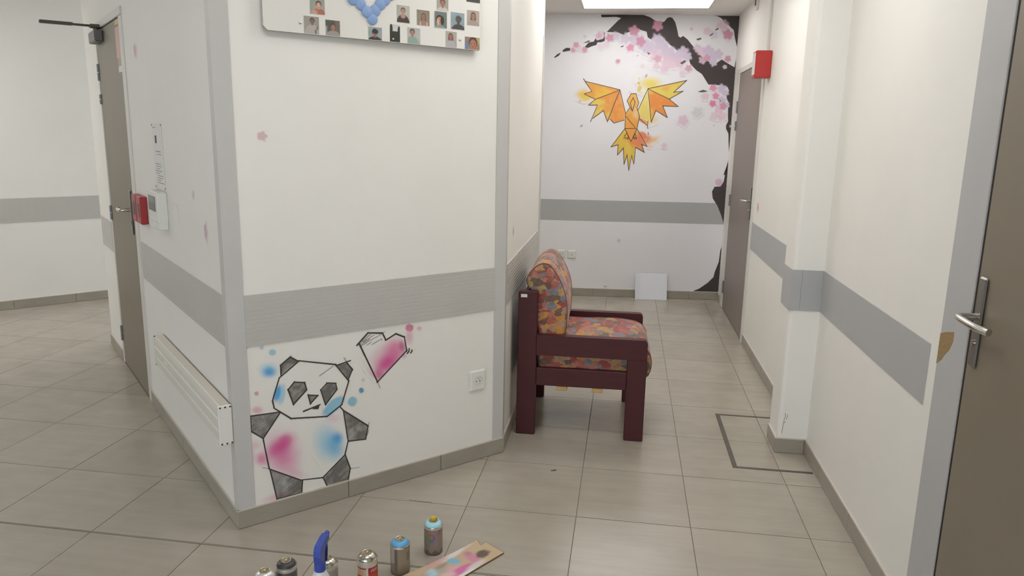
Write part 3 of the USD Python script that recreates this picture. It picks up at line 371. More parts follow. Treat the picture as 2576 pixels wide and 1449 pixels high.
# ceiling light panels
LOOK['lamp'] = usdkit.material(stage, '/World/Looks/lamp', {'e': ('emission', {'color': LAMPCOL, 'strength': LAMPS[0][5]})}, [], surface='e.emission')
WHICH = ['white glowing ceiling panel above the cherry tree mural at the far end', 'glowing ceiling panel above the floor behind the armchair', 'glowing ceiling panel between the panda wall and the right wall', 'glowing ceiling panel overhead near the viewpoint', 'glowing ceiling panel in the left hall before the left door', 'glowing ceiling panel in the left hall near the viewpoint', 'glowing ceiling panel in the recess behind the passage wall']
for (x, y, t, hx, hy, s), lb in zip(LAMPS, WHICH):
    o = thing('ceiling_light', lb, 'ceiling light', (x, y, CEIL), t)
    lk = LOOK['lamp'] if s == LAMPS[0][5] else usdkit.material(stage, numbered('/World/Looks', 'lamp_level'), {'e': ('emission', {'color': LAMPCOL, 'strength': s})}, [], surface='e.emission')
    obj('diffuser', box(-hx + .006, hx - .006, -hy + .006, hy - .006, -.008, -.002), lk, o)
    obj('frame', mm(box(-hx - .012, hx + .012, -hy - .012, -hy + .006, -.012, 0), box(-hx - .012, hx + .012, hy - .006, hy + .012, -.012, 0), box(-hx - .012, -hx + .006, -hy, hy, -.012, 0), box(hx - .006, hx + .012, -hy, hy, -.012, 0)), 'white_plastic', o)
# ---------------------------------------------------------------- doors
def lever(parent, x, z, sx, out=.055, ln=.15, face=0.0):      # a lever handle on a plane y = face, facing -y; sx: side the lever points to
    obj('handle_plate', moved(box(-.019, .019, -.009, 0, -.135, .105, .006), (x, face, z)), 'satin_steel', parent)
    p = [(0, -.006, 0), (0, -out * .6, 0), (sx * .006, -out * .93, 0), (sx * .022, -out * 1.03, 0), (sx * .05, -out * 1.04, -.001), (sx * .10, -out * 1.0, -.003), (sx * ln, -out * .80, -.004)]
    obj('lever', moved(tube(spline(p, 30), .0095, 14), (x, face, z)), 'chrome', parent, smooth=40)
    obj('lock_cylinder', moved(mm(lathe([(0, 0), (.008, 0), (.008, .004), (0, .004)], 16)), (x, face - .0088, z - .07), rx=math.pi / 2), 'chrome', parent)
def hinge(parent, x, z, h, out=.012):
    hg = obj('hinge', moved(mm(box(-.022, -.002, -.004, 0, -h / 2, h / 2), box(.002, .022, -.004, 0, -h / 2, h / 2)), (x, 0, z)), 'hinge_metal', parent)
    for k in (-1, 1):
        c = lathe([(0, -h / 4 + .002), (out * .6, -h / 4 + .002), (out * .6, h / 4 - .002), (0, h / 4 - .002)], 14)
        obj('knuckle', moved(c, (x, -out * .6, z + k * h / 4)), 'hinge_metal', hg, smooth=40)

d1 = thing('door_1', loc=WL.at(0), rz=WL.deg, kind='structure')       # local x = -(distance along the wall)
obj('door_leaf', box(-2.47, -1.695, -.002, .040, .007, 2.030, .002), 'door_taupe', d1)
obj('door_frame', mm(box(-1.69, -1.60, -.005, .055, 0, 2.035, .002), box(-2.51, -2.478, -.006, .055, 0, 2.035, .003), box(-2.51, -1.60, -.010, .055, 2.035, 2.075, .003)), 'frame_white', d1)
obj('door_gap', box(-2.475, -1.69, .002, .010, 2.030, 2.036), 'dark_gap', d1)
lever(d1, -1.76, 1.05, -1, face=-.002)
for z, h in ((1.80, .10), (1.645, .06), (.968, .09), (.20, .10)): hinge(d1, -2.474, z, h)
sg = obj('door_sign', box(-1.815, -1.68, -.0036, -.002, 1.835, 1.99), 'sign_coral', d1, label='faded coral warning sign')
obj('sign_panel', box(-1.79, -1.68, -.0036, -.002, 1.795, 1.835), 'sign_grey', sg); obj('sign_panel', box(-1.79, -1.68, -.0036, -.002, 1.765, 1.795), 'paper', sg)
obj('door_sticker', box(-1.80, -1.70, -.0036, -.002, 2.0, 2.025), 'sign_yellow', d1)
cl = obj('door_closer', box(-2.44, -2.21, -.048, -.002, 1.955, 2.018, .006), 'closer_grey', d1)
obj('closer_spindle', moved(lathe([(0, 0), (.014, 0), (.014, .03), (0, .03)], 18), (-2.275, -.028, 2.016)), 'closer_arm', cl)
obj('closer_arm', mm(box(-2.292, -2.258, -.30, -.02, 2.036, 2.046, .003), box(-2.294, -2.256, -.30, -.14, 2.034, 2.05, .003), box(-2.30, -2.25, -.06, .0, 2.03, 2.05, .005)), 'closer_arm', cl)

def right_door(name, y0, y1, top, frame_far, leafmat, framemat, lever_y, lz, sx):
    d = thing(name, loc=WR.at(0), rz=WR.deg, kind='structure')
    obj('door_leaf', box(-y1, -y0, -.001, .038, .007, top, .002), leafmat, d)
    return d
d2 = right_door('door_2', D2A + .002, D2B - .003, 2.015, .16, 'door_mauve', 'frame_white', 0, 0, 0)
obj('door_frame', mm(box(-D2B - .16, -D2B, -.004, .05, 0, 2.02, .002), box(-D2A, -D2A + .06, -.012, .05, 0, 2.02, .003), box(-D2B - .16, -D2A + .06, -.004, .05, 2.02, 2.062, .002)), 'frame_white', d2)
lever(d2, -5.675, 1.04, -1)
for z, h in ((1.745, .10), (1.59, .08), (.96, .10), (.19, .11)): hinge(d2, -D2B + .001, z, h)
d3 = right_door('door_3', D3A, D3B - .011, 2.13, .165, 'door_taupe', 'frame_grey', 0, 0, 0)
obj('door_frame', mm(box(-D3B - .164, -D3B, -.004, .05, 0, 2.14, .002), box(-D3A, -D3A + .06, -.004, .05, 0, 2.14, .002), box(-D3B - .164, -D3A + .06, -.004, .05, 2.14, 2.20, .002)), 'frame_grey', d3)
obj('door_gap', mm(box(-D3B, -D3B + .011, .0005, .030, 0, 2.14), box(-D3B, -D3A, .0005, .03, 2.13, 2.14)), 'dark_gap', d3)
lever(d3, -2.050, 1.052, 1, out=.060, ln=.155, face=-.001)
chip = [(-y, z) for y, z in CHIP]
obj('bare_patch', prism_xz([(max(x, -D3B - .1635), z) for x, z in chip], -.0046, -.0038), 'bare_wood', d3, label='chipped brown patch of bare wood on the grey frame')

# ---------------------------------------------------------------- things on the left wall
h = thing('wall_heater', 'long white electric wall heater below the grey strip on the left wall', 'heater', WL.at(0), WL.deg)
prof = [(-.006, .352), (-.046, .352), (-.050, .358), (-.050, .392), (-.047, .397), (-.050, .402), (-.050, .440), (-.046, .446), (-.048, .452), (-.048, .470), (-.044, .492), (-.040, .4955), (-.006, .4955)]
pr = prism(prof, 0, 1.148); v = pr.vertices
obj('casing', trimesh.Trimesh(np.c_[-1.160 + v[:, 2], v[:, 0], v[:, 1]], pr.faces, process=False), 'heater_white', h)
obj('top_grille', box(-1.158, -.020, -.043, -.008, .4955, .4975, .001), 'heater_top', h)
for x in (-1.168, -.012):
    e = obj('end_cap', box(x, x + .014, -.054, -.004, .346, .5005, .003), 'white_plastic', h)
    for z in (.494, .353):
        for y in (-.046, -.028, -.010): obj('vent_slot', box(x + .0125, x + .0147, y - .003, y + .003, z - .003, z + .003), 'slot_dark', e)
obj('wall_bracket', box(-1.0, -.15, -.008, -.0005, .37, .48), 'satin_steel', h)
obj('control_tab', box(-.93, -.86, -.0535, -.0495, .421, .427, .001), 'paper', h)

k = thing('control_box', 'white wall box with dark screen between red call points and notice', 'control box', WL.at(-.965, 0, 1.128), WL.deg)
obj('casing', box(-.105, .105, -.042, 0, -.084, .084, .004), 'white_plastic', k)
s_ = obj('screen', box(-.088, .055, -.0432, -.041, -.006, .062, .001), 'screen', k); obj('screen_bar', box(-.086, .053, -.0436, -.043, .030, .060), 'screen_light', s_)
obj('seam_line', box(-.105, .105, -.0424, -.04, -.052, -.0505), 'frame_grey', k)
for n_, (x, lb) in enumerate(((-1.3815, 'red manual call point touching the white control box'), (-1.500, 'red manual call point nearest the left door handle'))):
    r = thing('call_point', lb, 'call point', WL.at(x, 0, 1.0865), WL.deg, 'red call points on the left wall')
    obj('housing', box(-.0545, .0545, -.034, 0, -.068, .068, .004), 'red_plastic', r); obj('glass_window', box(-.026, .026, -.0350, -.033, -.034, .034, .001), 'dark_window', r)
b = obj('cover_plate', moved(box(-.046, .046, -.003, 0, -.04, .04, .0012), (0, 0, 0)), 'wall_paint', thing('blank_plate', 'blank wall-coloured cover plate right of the white control box', 'plate', WL.at(-.719, 0, 1.133), WL.deg))
nt = thing('paper_notice', 'white printed paper notice pinned above the white control box', 'notice', WL.at(-.973, 0, 1.363), WL.deg)
obj('sheet', box(-.103, .103, -.0012, -.0004, -.146, .146), 'paper', nt)
R = random.Random(3); ls = []
ls.append(box(-.09, -.02, -.0016, -.001, .125, .128)); ls.append(box(-.05, .05, -.0016, -.001, .02, .024)); ls.append(box(-.03, .06, -.0016, -.001, .008, .011))
z = -.035
while z > -.125:
    x = -.085 + R.random() * .05; e = min(.09, x + .06 + R.random() * .09); ls.append(box(x, e, -.0016, -.001, z, z + .003)); z -= .0105
[obj('print_line', l_, 'ink', nt) for l_ in ls]; obj('picture', box(-.05, -.015, -.0016, -.001, .058, .092), 'ink_dark', nt)
for x in (-.095, .095):
    for z in (.138, -.138): obj('drawing_pin', moved(lathe([(0, 0), (.004, 0), (.003, .003), (0, .0035)], 10), (x, -.001, z), rx=math.pi / 2), 'satin_steel', nt)

# ---------------------------------------------------------------- sockets
def socket(label, loc, deg, w=.042, hgt=.045, kind='power', group=None):
    s = thing('wall_socket', label, 'socket', loc, deg, group)
    obj('cover_plate', mm(box(-w, w, -.006, 0, -hgt, hgt, .003), box(-w + .004, w - .004, -.011, -.004, -hgt + .004, hgt - .004, .003)), 'white_plastic', s)
    if kind == 'power':
        ring = lathe([(.020, .0), (.0225, .0), (.0225, .003), (.020, .003), (.019, .001), (.020, 0)], 32)
        wl = obj('socket_well', moved(lathe([(0, 0), (.0195, 0), (.0205, .0022), (.0225, .0022), (.0225, 0)], 32), (0, -.0108, 0), rx=math.pi / 2), 'frame_white', s, smooth=30)
        for x in (-.0095, .0095): obj('pin_hole', moved(lathe([(0, 0), (.0028, 0), (.0028, .0006), (0, .0006)], 12), (x, -.0109, -.003), rx=math.pi / 2), 'slot_dark', wl)
        obj('earth_pin', moved(lathe([(0, 0), (.0025, 0), (.0025, .010), (0, .012)], 12), (0, -.0108, .010), rx=math.pi / 2), 'chrome', wl)
        obj('shutter_flap', box(-.014, .014, -.0128, -.0108, -.016, -.006, .001), 'white_plastic', wl)
    else: obj('data_jack', box(-.006, .006, -.0118, -.0105, -.010, .004), 'frame_grey', s)
socket('white power socket low on the centre wall right of the painted heart', WC.at(1.088, 0, .388), WC.deg, .0425, .049)
socket('left white socket of the pair on the far wall above the armchair', WF.at(-1.508, 0, .395), WF.deg, .039, .038, 'power', 'pair of sockets on the far wall')
socket('right white socket of the pair on the far wall above the armchair', WF.at(-1.408, 0, .392), WF.deg, .039, .038, 'data', 'pair of sockets on the far wall')
dk = thing('door_stop', 'small pale knob low on the far wall left of the white panel', 'door stop', WF.at(-1.082, 0, .105), WF.deg)
obj('knob', moved(lathe([(0, 0), (.010, 0), (.011, .012), (.007, .02), (0, .021)], 16), (0, 0, 0), rx=math.pi / 2), 'frame_white', dk, smooth=40)

# ---------------------------------------------------------------- things on the right wall
r = thing('alarm_box', 'red alarm box high on the right wall beside the far door', 'alarm', (.945, 5.39, 1.974), -90)
obj('housing', box(-.062, .062, -.104, 0, -.087, .087, .005), 'sounder_red', r); obj('front_label', box(-.052, .052, -.1064, -.103, -.066, .076, .002), 'white_plastic', r); obj('test_key', box(-.052, .052, -.1064, -.103, -.082, -.068, .002), 'red_plastic', r)
c = thing('cable_trunking', 'thin white cable trunking rising from the red alarm box to the ceiling', 'cable trunking', (.945, 5.47, 2.05), -90)
obj('channel', box(-.010, .010, -.014, 0, 0, CEIL - 2.05, .002), 'frame_white', c); obj('cover_strip', box(-.0115, .0115, -.0165, -.012, 0, CEIL - 2.05, .002), 'white_plastic', c)
c = thing('ceiling_bracket', 'small dark and white bracket under the ceiling above the far right door', 'bracket', (.945, 6.08, 2.445), -90)
obj('plate', box(-.03, .04, -.012, 0, -.015, .085, .002), 'frame_white', c); obj('hook', box(-.045, -.03, -.02, 0, .02, .085, .002), 'closer_grey', c)

# ---------------------------------------------------------------- white panel leaning on the far wall
p = thing('glossy_panel', 'glossy white square panel leaning against the far wall on the floor', 'panel', WF.at(-.662, .0, 0), WF.deg)
n = 14; X = np.linspace(-.148, .148, n + 1); vv = []
for t in (0, .004):
    for x in X:
        q = (max(0, (-x - .095) / .053)) ** 2 * .022
        vv += [(x, -.074 - q - t, 0.0), (x, -.012 - q * .3 - t, .236)]
vv = np.array(vv); f = []; m_ = 2 * (n + 1)
for i in range(n):
    a0 = 2 * i; f += [(a0, a0 + 1, a0 + 3), (a0, a0 + 3, a0 + 2), (m_ + a0, m_ + a0 + 3, m_ + a0 + 1), (m_ + a0, m_ + a0 + 2, m_ + a0 + 3), (a0, a0 + 2, m_ + a0 + 2), (a0, m_ + a0 + 2, m_ + a0), (a0 + 1, m_ + a0 + 3, a0 + 3), (a0 + 1, m_ + a0 + 1, m_ + a0 + 3)]
for a0 in (0, 2 * n): f += [(a0, m_ + a0, m_ + a0 + 1), (a0, m_ + a0 + 1, a0 + 1)]
obj('sheet', trimesh.Trimesh(vv, np.array(f), process=False), 'gloss_white', p, smooth=30)

# ---------------------------------------------------------------- armchair
ch = thing('armchair', 'dark red wooden armchair with patchwork cushions against the passage wall', 'armchair', (-.471, 3.543, 0), 1.03)
W0, W1, T = 0.0, .600, .044
for y in (W0, W1 - T):
    obj('rear_leg', box(0, .095, y, y + T, 0, .742, .004), 'chair_wood', ch)
    fl = Polygon([(.543, 0), (.637, 0), (.637, .43), (.543, .43)])
    obj('front_leg', box(.543, .637, y, y + T, 0, .422, .004), 'chair_wood', ch)
    ar = Polygon([(.095, .4205), (.637, .4205), (.637, .522), (.095, .522)])
    ar = unary_union([ar.difference(sbox(.60, .49, .64, .53)), Point(.617, .502).buffer(.020), sbox(.60, .42, .617, .522), sbox(.6, .42, .637, .502)])
    obj('armrest', prism_xz(ar, y, y + T), 'chair_wood', ch)
    obj('side_rail', box(.095, .543, y + .006, y + T - .006, .262, .352, .003), 'chair_wood', ch)
obj('back_board', box(.018, .040, T, W1 - T, .45, .72, .003), 'chair_wood', ch); obj('rear_rail', box(.030, .056, T, W1 - T, .262, .352, .003), 'chair_wood', ch); obj('front_rail', box(.572, .598, T, W1 - T, .262, .318, .003), 'chair_wood', ch)
for x in (.200, .376): obj('support_slat', box(x, x + .052, .012, W1 - .012, .238, .2615, .003), 'slat_wood', ch)
obj('seat_board', box(.06, .572, T + .002, W1 - T - .002, .335, .350), 'chair_dark', ch)
obj('price_tag', box(.012, .043, -.0012, 0, .711, .727), 'paper', ch, label='small white sticker on the rear leg')
def cushion(name, prof, y0, y1, rnd, seed, crown=0.0, crown_dir=(0, 1)):
    P = spline(prof + [prof[0]], 72)[:-1]; c = P.mean(0); half = (y1 - y0) / 2; ym = (y0 + y1) / 2; size = .5 * (np.ptp(P[:, 0]) + np.ptp(P[:, 1])) / 2
    ys = np.r_[-half, -half + rnd * (1 - np.cos(np.linspace(0, np.pi / 2, 7)))[1:], np.linspace(-half + rnd, 0, 9)[1:]]; ys = np.r_[ys, -ys[-2::-1]]
    V = []
    for y in ys:
        e = max(0, abs(y) - (half - rnd)) / rnd; ins = rnd * (1 - math.sqrt(max(0, 1 - e * e))) if e < 1 else rnd
        k = 1 - ins / size * .55
        Q = c + (P - c) * k; w = crown * (1 - (y / half) ** 2)
        Q = Q + np.array(crown_dir) * w * np.clip((P - c) @ np.array(crown_dir) / size + .2, 0, 1)[:, None]
        V.append(np.c_[Q[:, 0], np.full(len(Q), ym + y), Q[:, 1]])
    V = np.array(V); nr, nc = V.shape[:2]; v = V.reshape(-1, 3)
    v = v + (meshkit.fbm(v * 14, 3, seed)[:, None] - .5) * .010 * ((v - [c[0], ym, c[1]]) / np.linalg.norm(v - [c[0], ym, c[1]], axis=1, keepdims=True))
    f = []
    for i in range(nr - 1):
        for j in range(nc):
            p_, q_ = i * nc + j, i * nc + (j + 1) % nc; f += [(p_, p_ + nc, q_ + nc), (p_, q_ + nc, q_)]
    v = np.vstack([v, v[:nc].mean(0), v[-nc:].mean(0)]); a0, b0 = len(v) - 2, len(v) - 1
    for j in range(nc): f += [(a0, j, (j + 1) % nc), (b0, (nr - 1) * nc + (j + 1) % nc, (nr - 1) * nc + j)]
    m = trimesh.Trimesh(v, np.array(f), process=False)
    if m.volume < 0: m.invert()
    o = obj(name, m, 'fabric', ch, smooth=True)
    for i in (4, nr - 5):
        L = np.vstack([v[i * nc:(i + 1) * nc], v[i * nc:i * nc + 1]]); obj('piping', tube(L, .0035, 6), 'piping', o, smooth=True)
    return o
cushion('seat_cushion', [(.105, .346), (.30, .342), (.52, .340), (.605, .330), (.640, .318), (.657, .345), (.664, .39), (.655, .435), (.625, .472), (.56, .490), (.40, .494), (.22, .492), (.125, .484), (.100, .45), (.096, .40)], .046, .554, .022, 5, .012)
cushion('back_cushion', [(.100, .50), (.16, .485), (.220, .495), (.236, .56), (.236, .65), (.221, .73), (.195, .79), (.160, .845), (.126, .872), (.095, .868), (.055, .835), (.030, .785), (.040, .755), (.066, .735), (.075, .66), (.085, .57)], .048, .552, .035, 9, .012, (.6, .8))

# ---------------------------------------------------------------- paint on walls
def sstep(a, b, x): t = np.clip((x - a) / (b - a), 0, 1); return t * t * (3 - 2 * t)
def blobs(P, BL, rgb=None, al=None, rough=.10, seed=0):
    rgb = np.zeros((len(P), 3)) if rgb is None else rgb; al = np.zeros(len(P)) if al is None else al
    for i, b in enumerate(BL):
        M = np.linalg.inv(np.array([[b[2], b[4]], [b[3], b[5]]])); q = (P - np.array(b[:2])) @ M.T; r = np.hypot(q[:, 0], q[:, 1]); near = r < 1.6
        if not near.any(): continue
        q, rr = q[near], r[near]; th = np.arctan2(q[:, 1], q[:, 0])
        nz = meshkit.noise(np.c_[q * 2.2, np.full(len(q), i * 3.7)], seed) - .5
        rr = rr * (1 + nz * 2 * rough)
        kind = b[8] if len(b) > 8 else .5
        if isinstance(kind, int):
            if kind == 1: rr = rr / (.66 + .34 * np.abs(np.cos(2.5 * th + i * 1.3)) ** .7)
            kind = .42
        a_ = b[7] * (1 - sstep(1 - kind, 1.02, rr)); c_ = lin(b[6]); A = al[near]; R_ = rgb[near]
        na = a_ + A * (1 - a_); R_ = np.where(na[:, None] > 1e-5, (c_ * a_[:, None] + R_ * (A * (1 - a_))[:, None]) / np.maximum(na, 1e-5)[:, None], R_)
        rgb[near] = R_; al[near] = na
    return rgb, al
def grid(x0, x1, z0, z1, step):
    nx, nz = max(2, int((x1 - x0) / step)), max(2, int((z1 - z0) / step)); X, Z = np.meshgrid(np.linspace(x0, x1, nx + 1), np.linspace(z0, z1, nz + 1))
    P = np.c_[X.ravel(), Z.ravel()]; i = np.arange(nx * (nz + 1)).reshape(nz + 1, nx) if 0 else None
    a0 = (np.arange(nz)[:, None] * (nx + 1) + np.arange(nx)[None]).ravel()
    F = np.stack([a0, a0 + 1, a0 + nx + 2, a0 + nx + 1], 1); return P, F
def film(name, P, F, rgb, al, parent, out, **kw):
    keep = al[F].max(1) > .006; F = F[keep]
    if not len(F): return None
    u, inv = np.unique(F, return_inverse=True); F = inv.reshape(-1, 4); P = P[u]
    v = np.c_[P[:, 0], np.full(len(P), -out), P[:, 1]]
    return painted(name, v, np.vstack([F[:, [0, 1, 2]], F[:, [0, 2, 3]]]), rgb[u], al[u], 'far_film' if out > .0012 else 'wall_film', parent, **kw)
def inside(P, poly, soft):
    import shapely
    pg = Polygon(poly).buffer(0); pts = shapely.points(P); d = shapely.distance(pg.boundary, pts); s_ = np.where(shapely.contains(pg, pts), d, -d); return sstep(-soft, soft, s_)
def strokes(lines, w, parent, name, look, out, seed=1, jit=.0010, twice=True, th=.0003, kind=None):
    R = random.Random(seed); sh = []
    for ln in lines:
        for k in range(2 if twice else 1):
            q = [(x + R.uniform(-jit, jit) * k, z + R.uniform(-jit, jit) * k) for x, z in ln]
            for a_, b_ in zip(q[:-1], q[1:]):
                d = np.array(b_) - a_; L = np.hypot(*d); d = d / max(L, 1e-6); e = R.uniform(0, .004) * (L > .03)
                w0, w1 = w * R.uniform(.38, .62) / (1 + .6 * k), w * R.uniform(.38, .62) / (1 + .6 * k); nn = np.array([-d[1], d[0]]); p_, q_ = np.array(a_) - d * e, np.array(b_) + d * e
                sh.append(Polygon([p_ + nn * w0, p_ - nn * w0, q_ - nn * w1, q_ + nn * w1]).buffer(w * .12, quad_segs=2))
    u = unary_union(sh); ms = [prism_xz(g, -out - th, -out) for g in getattr(u, 'geoms', [u])]
    return obj(name, mm(*ms), look, parent, kind='stuff' if name == 'sketch_lines' else None)
# panda
pm = thing('panda_mural', 'painted polygon panda with pink and blue spray low on the centre wall', 'mural', WC.at(0), WC.deg)
P, F = grid(.0612, .62, .0765, .705, .0026); rgb, al = blobs(P, PANDA_SPRAY, seed=2); film('spray_colour', P, F, rgb, al, pm, .0004, kind='stuff')
for nm, pg, sd in zip(('ear', 'ear', 'eye_patch', 'eye_patch', 'nose', 'arm', 'arm', 'leg', 'leg'), PANDA_FILL, range(9)):
    q = np.array(pg); lo, hi = q.min(0) - .004, q.max(0) + .004; P, F = grid(max(lo[0], .0612), hi[0], max(lo[1], .0765), hi[1], .002)
    a_ = inside(P, pg, .0025); nz = meshkit.fbm(np.c_[P * 28, np.full(len(P), sd * 5.0)], 3, sd); n2 = meshkit.noise(np.c_[P[:, 0] * 60 - P[:, 1] * 130, P[:, 0] * 14, np.full(len(P), sd)], 4)
    r0, a0 = blobs(P, PANDA_SPRAY, seed=2); ai = a_ * np.clip(.74 + .75 * (nz - .45) + .12 * (n2 - .5) + (.10 if sd < 5 else 0), .25, .92); rc = np.tile(lin((86, 83, 79)), (len(P), 1)) * (.6 + .75 * nz)[:, None]
    cv_ = ai + a0 * (1 - ai); cv_ = np.where(a_ > .004, np.maximum(cv_, .007), 0); film(nm, P, F[a_[F].min(1) > .35], (rc * ai[:, None] + r0 * (a0 * (1 - ai))[:, None]) / np.maximum(cv_, 1e-5)[:, None], cv_, pm, .0006)
obj('mouth', prism_xz(PANDA_MOUTH, -.0009, -.0006), 'charcoal', pm)
strokes([PANDA_MOUTH[:2]], .0045, pm, 'mouth_line', 'charcoal', .0008, 5)
strokes(PANDA_LINES, .0042, pm, 'outline', 'charcoal', .0008, 3); strokes(PANDA_THIN, .0014, pm, 'sketch_lines', 'sketch', .0008, 4, twice=False)
# heart
hm = thing('heart_mural', 'painted pink polygon heart on the centre wall right of the panda head', 'mural', WC.at(0), WC.deg)
q = np.array(HEART_POLY); P, F = grid(q[:, 0].min() - .07, q[:, 0].max() + .09, q[:, 1].min() - .02, .7085, .0024)
r1, a1 = blobs(P, HEART_OUT, seed=5); r2, a2 = blobs(P, HEART_IN, seed=6); ins = inside(P, HEART_POLY, .002); a2 = a2 * ins; a1 = a1 * (1 - ins * .9); na = a2 + a1 * (1 - a2); rc = (r2 * a2[:, None] + r1 * (a1 * (1 - a2))[:, None]) / np.maximum(na, 1e-5)[:, None]
a3 = inside(P, HEART_SHADE, .008) * .5; n3 = a3 + na * (1 - a3); rc = (lin((96, 92, 88)) * a3[:, None] + rc * (na * (1 - a3))[:, None]) / np.maximum(n3, 1e-5)[:, None]; na = n3
film('spray_colour', P, F, rc, na, hm, .0004, kind='stuff')
strokes(HEART_LINES, .0048, hm, 'outline', 'charcoal', .0008, 8); strokes(HEART_THIN, .0013, hm, 'sketch_lines', 'sketch', .0008, 9, twice=False)
# bird
bm = thing('bird_mural', 'painted orange and yellow origami bird with spread wings on the far wall', 'mural', WF.at(0), WF.deg)
allp = np.vstack([np.array(p[0]) for p in BIRD_POLY]); P, F = grid(allp[:, 0].min() - .10, allp[:, 0].max() + .06, allp[:, 1].min() - .02, allp[:, 1].max() + .05, .0034)
rgb, al = blobs(P, BIRD_SPRAY, seed=11, rough=.16); film('spray_colour', P, F, rgb, al, bm, .0020, kind='stuff')
for nm, (pg, ca_, cb_) in zip(('wing', 'wing', 'wing', 'wing', 'wing', 'wing', 'wing_tip', 'head', 'body', 'tail'), BIRD_POLY):
    q = np.array(pg); lo, hi = q.min(0) - .006, q.max(0) + .006; P, F = grid(lo[0], hi[0], lo[1], hi[1], .0034)
    t = sstep(.38, .62, meshkit.fbm(np.c_[P * 9, np.full(len(P), float(ca_[2]))], 3, 4)); rgb = lin(ca_) * (1 - t)[:, None] + lin(cb_) * t[:, None]
    rgb, _ = blobs(P, BIRD_TINT, rgb, np.ones(len(P)), seed=3); ins = inside(P, pg, .003); film(nm, P, F[ins[F].min(1) > .3], rgb, np.minimum(ins * 2, .95), bm, .0022)
strokes(BIRD_LINES, .0042, bm, 'outline', 'bird_line', .0024, 12, jit=.0015, twice=False)
# cherry tree
tm = thing('cherry_tree_mural', 'painted dark cherry tree with pink blossoms arching over the far wall', 'mural', WF.at(0), WF.deg)
def clean(pg): g = Polygon([(min(x, -.0015), min(z, 2.526)) for x, z in pg]).buffer(0); return [p_ for p_ in getattr(g, 'geoms', [g]) if p_.area > 1e-6]
obj('trunk', mm(*[prism_xz(g, -.0020, -.0014) for g in clean(TREE[0])]), 'tree_paint', tm); obj('trunk', mm(*[prism_xz(g, -.0020, -.0014) for g in clean(TREE[1])]), 'tree_paint', tm)
for t_ in TWIGS[:3]: obj('branch', mm(*[prism_xz(g, -.0020, -.0014) for g in clean(t_)]), 'tree_paint', tm)
FL = np.array([b[:2] for b in FLOWERS]); P, F = grid(-1.75, -.004, 1.05, 2.522, .0040)
rgb, al = blobs(P, FLOWERS, seed=21, rough=.14); tk = np.maximum.reduce([inside(P, g.exterior.coords, .003) for t_ in [TREE[0], TREE[1]] + TWIGS[:3] for g in clean(t_)]); cov = al + tk * (1 - al)
F = F[al[F].max(1) > .012]; rc = (rgb * al[:, None] + lin((66, 58, 57)) * (tk * (1 - al))[:, None]) / np.maximum(cov, 1e-5)[:, None]; film('blossom_spray', P, F, rc, np.maximum(cov, .0065), tm, .0026, kind='stuff')
for t_ in TWIGS[3:]: obj('twig', mm(*[prism_xz(g, -.0030, -.0026) for g in clean(t_)]), 'twig_paint', tm)
P2, F2 = grid(-1.0, -.9, .50, .56, .004)
for t_ in PETALS: obj('petal', mm(*[prism_xz(g, -.0030, -.0026) for g in clean(t_)]), simple('petal_paint', (206, 168, 182), .7) if 'petal_paint' not in LOOK else 'petal_paint', tm)
# single painted blossoms
def lone(label, wall, x, z, rx, rz, col, a_, petals=1, ang=0):
    o = thing('painted_blossom', label, 'painted blossom', wall.at(x, 0, z), wall.deg); ca_, sa_ = math.cos(ang), math.sin(ang)
    P, F = grid(-max(rx, rz) * 1.25, max(rx, rz) * 1.25, -max(rx, rz) * 1.25, max(rx, rz) * 1.25, max(rx, rz) / 14)
    rgb, al = blobs(P, [(0, 0, rx * ca_, rx * sa_, -rz * sa_, rz * ca_, col, a_, petals)], rough=.22, seed=int(abs(x * 100))); film('paint', P, F, rgb, al, o, .0014 if wall is WF else .0006)
lone('pale pink painted blossom alone on the centre wall under the photo board', WC, .157, 1.470, .024, .022, (206, 168, 170), .75)
lone('pink painted blossom high on the left wall right of the left door', WL, -1.326, 1.841, .042, .040, (206, 150, 160), .7)
lone('pink painted blossom on the left wall above the grey strip near the corner', WL, -.227, 1.109, .030, .046, (208, 158, 176), .8)
lone('faint lilac painted smudge on the left wall below the notice', WL, -.391, 1.238, .022, .024, (186, 178, 186), .5)
lone('pink painted blossom on the passage wall above the armchair', WP, .246, 1.031, .020, .029, (204, 138, 166), .9)
lone('small pink painted blossom on the right wall beside the far door', WR, -5.373, 1.023, .045, .042, (222, 150, 166), .85)
lone('pale pink painted dot on the far wall below the grey strip', WF, -.975, .532, .022, .022, (216, 188, 192), .85, 0)

# ---------------------------------------------------------------- photo board
BU0, BU1, BZ0, BZ1, BO = .168, 1.067, 1.827, 2.46, .030
pb = thing('photo_board', 'large white board with small portrait photos on the centre wall', 'board', WC.at(0), WC.deg)
def cham(i, c): return [(BU0 + i + c, BZ0 + i), (BU1 - i - .002, BZ0 + i), (BU1 - i, BZ0 + i + .002), (BU1 - i, BZ1 - i - c), (BU1 - i - c, BZ1 - i), (BU0 + i + c, BZ1 - i), (BU0 + i, BZ1 - i - c), (BU0 + i, BZ0 + i + c)]
obj('backing', prism_xz(cham(0, .012), -.026, -.014), 'board_edge', pb); obj('face_sheet', prism_xz(cham(.0006, .014), -BO, -.026), 'board_white', pb)
for x, z in [(-1, 0)] * 0 + [(BU0 + .05, 2.40), (BU1 - .05, 2.40)]: obj('stand_off', moved(lathe([(0, 0), (.008, 0), (.008, .0135), (0, .0135)], 14), (x, -.0005, z), rx=math.pi / 2), 'satin_steel', pb)
for x, z in SCREWS: obj('screw', moved(lathe([(0, 0), (.0055, 0), (.0045, .003), (0, .0042)], 16), (x, -BO, z), rx=math.pi / 2), 'chrome', pb, smooth=40)
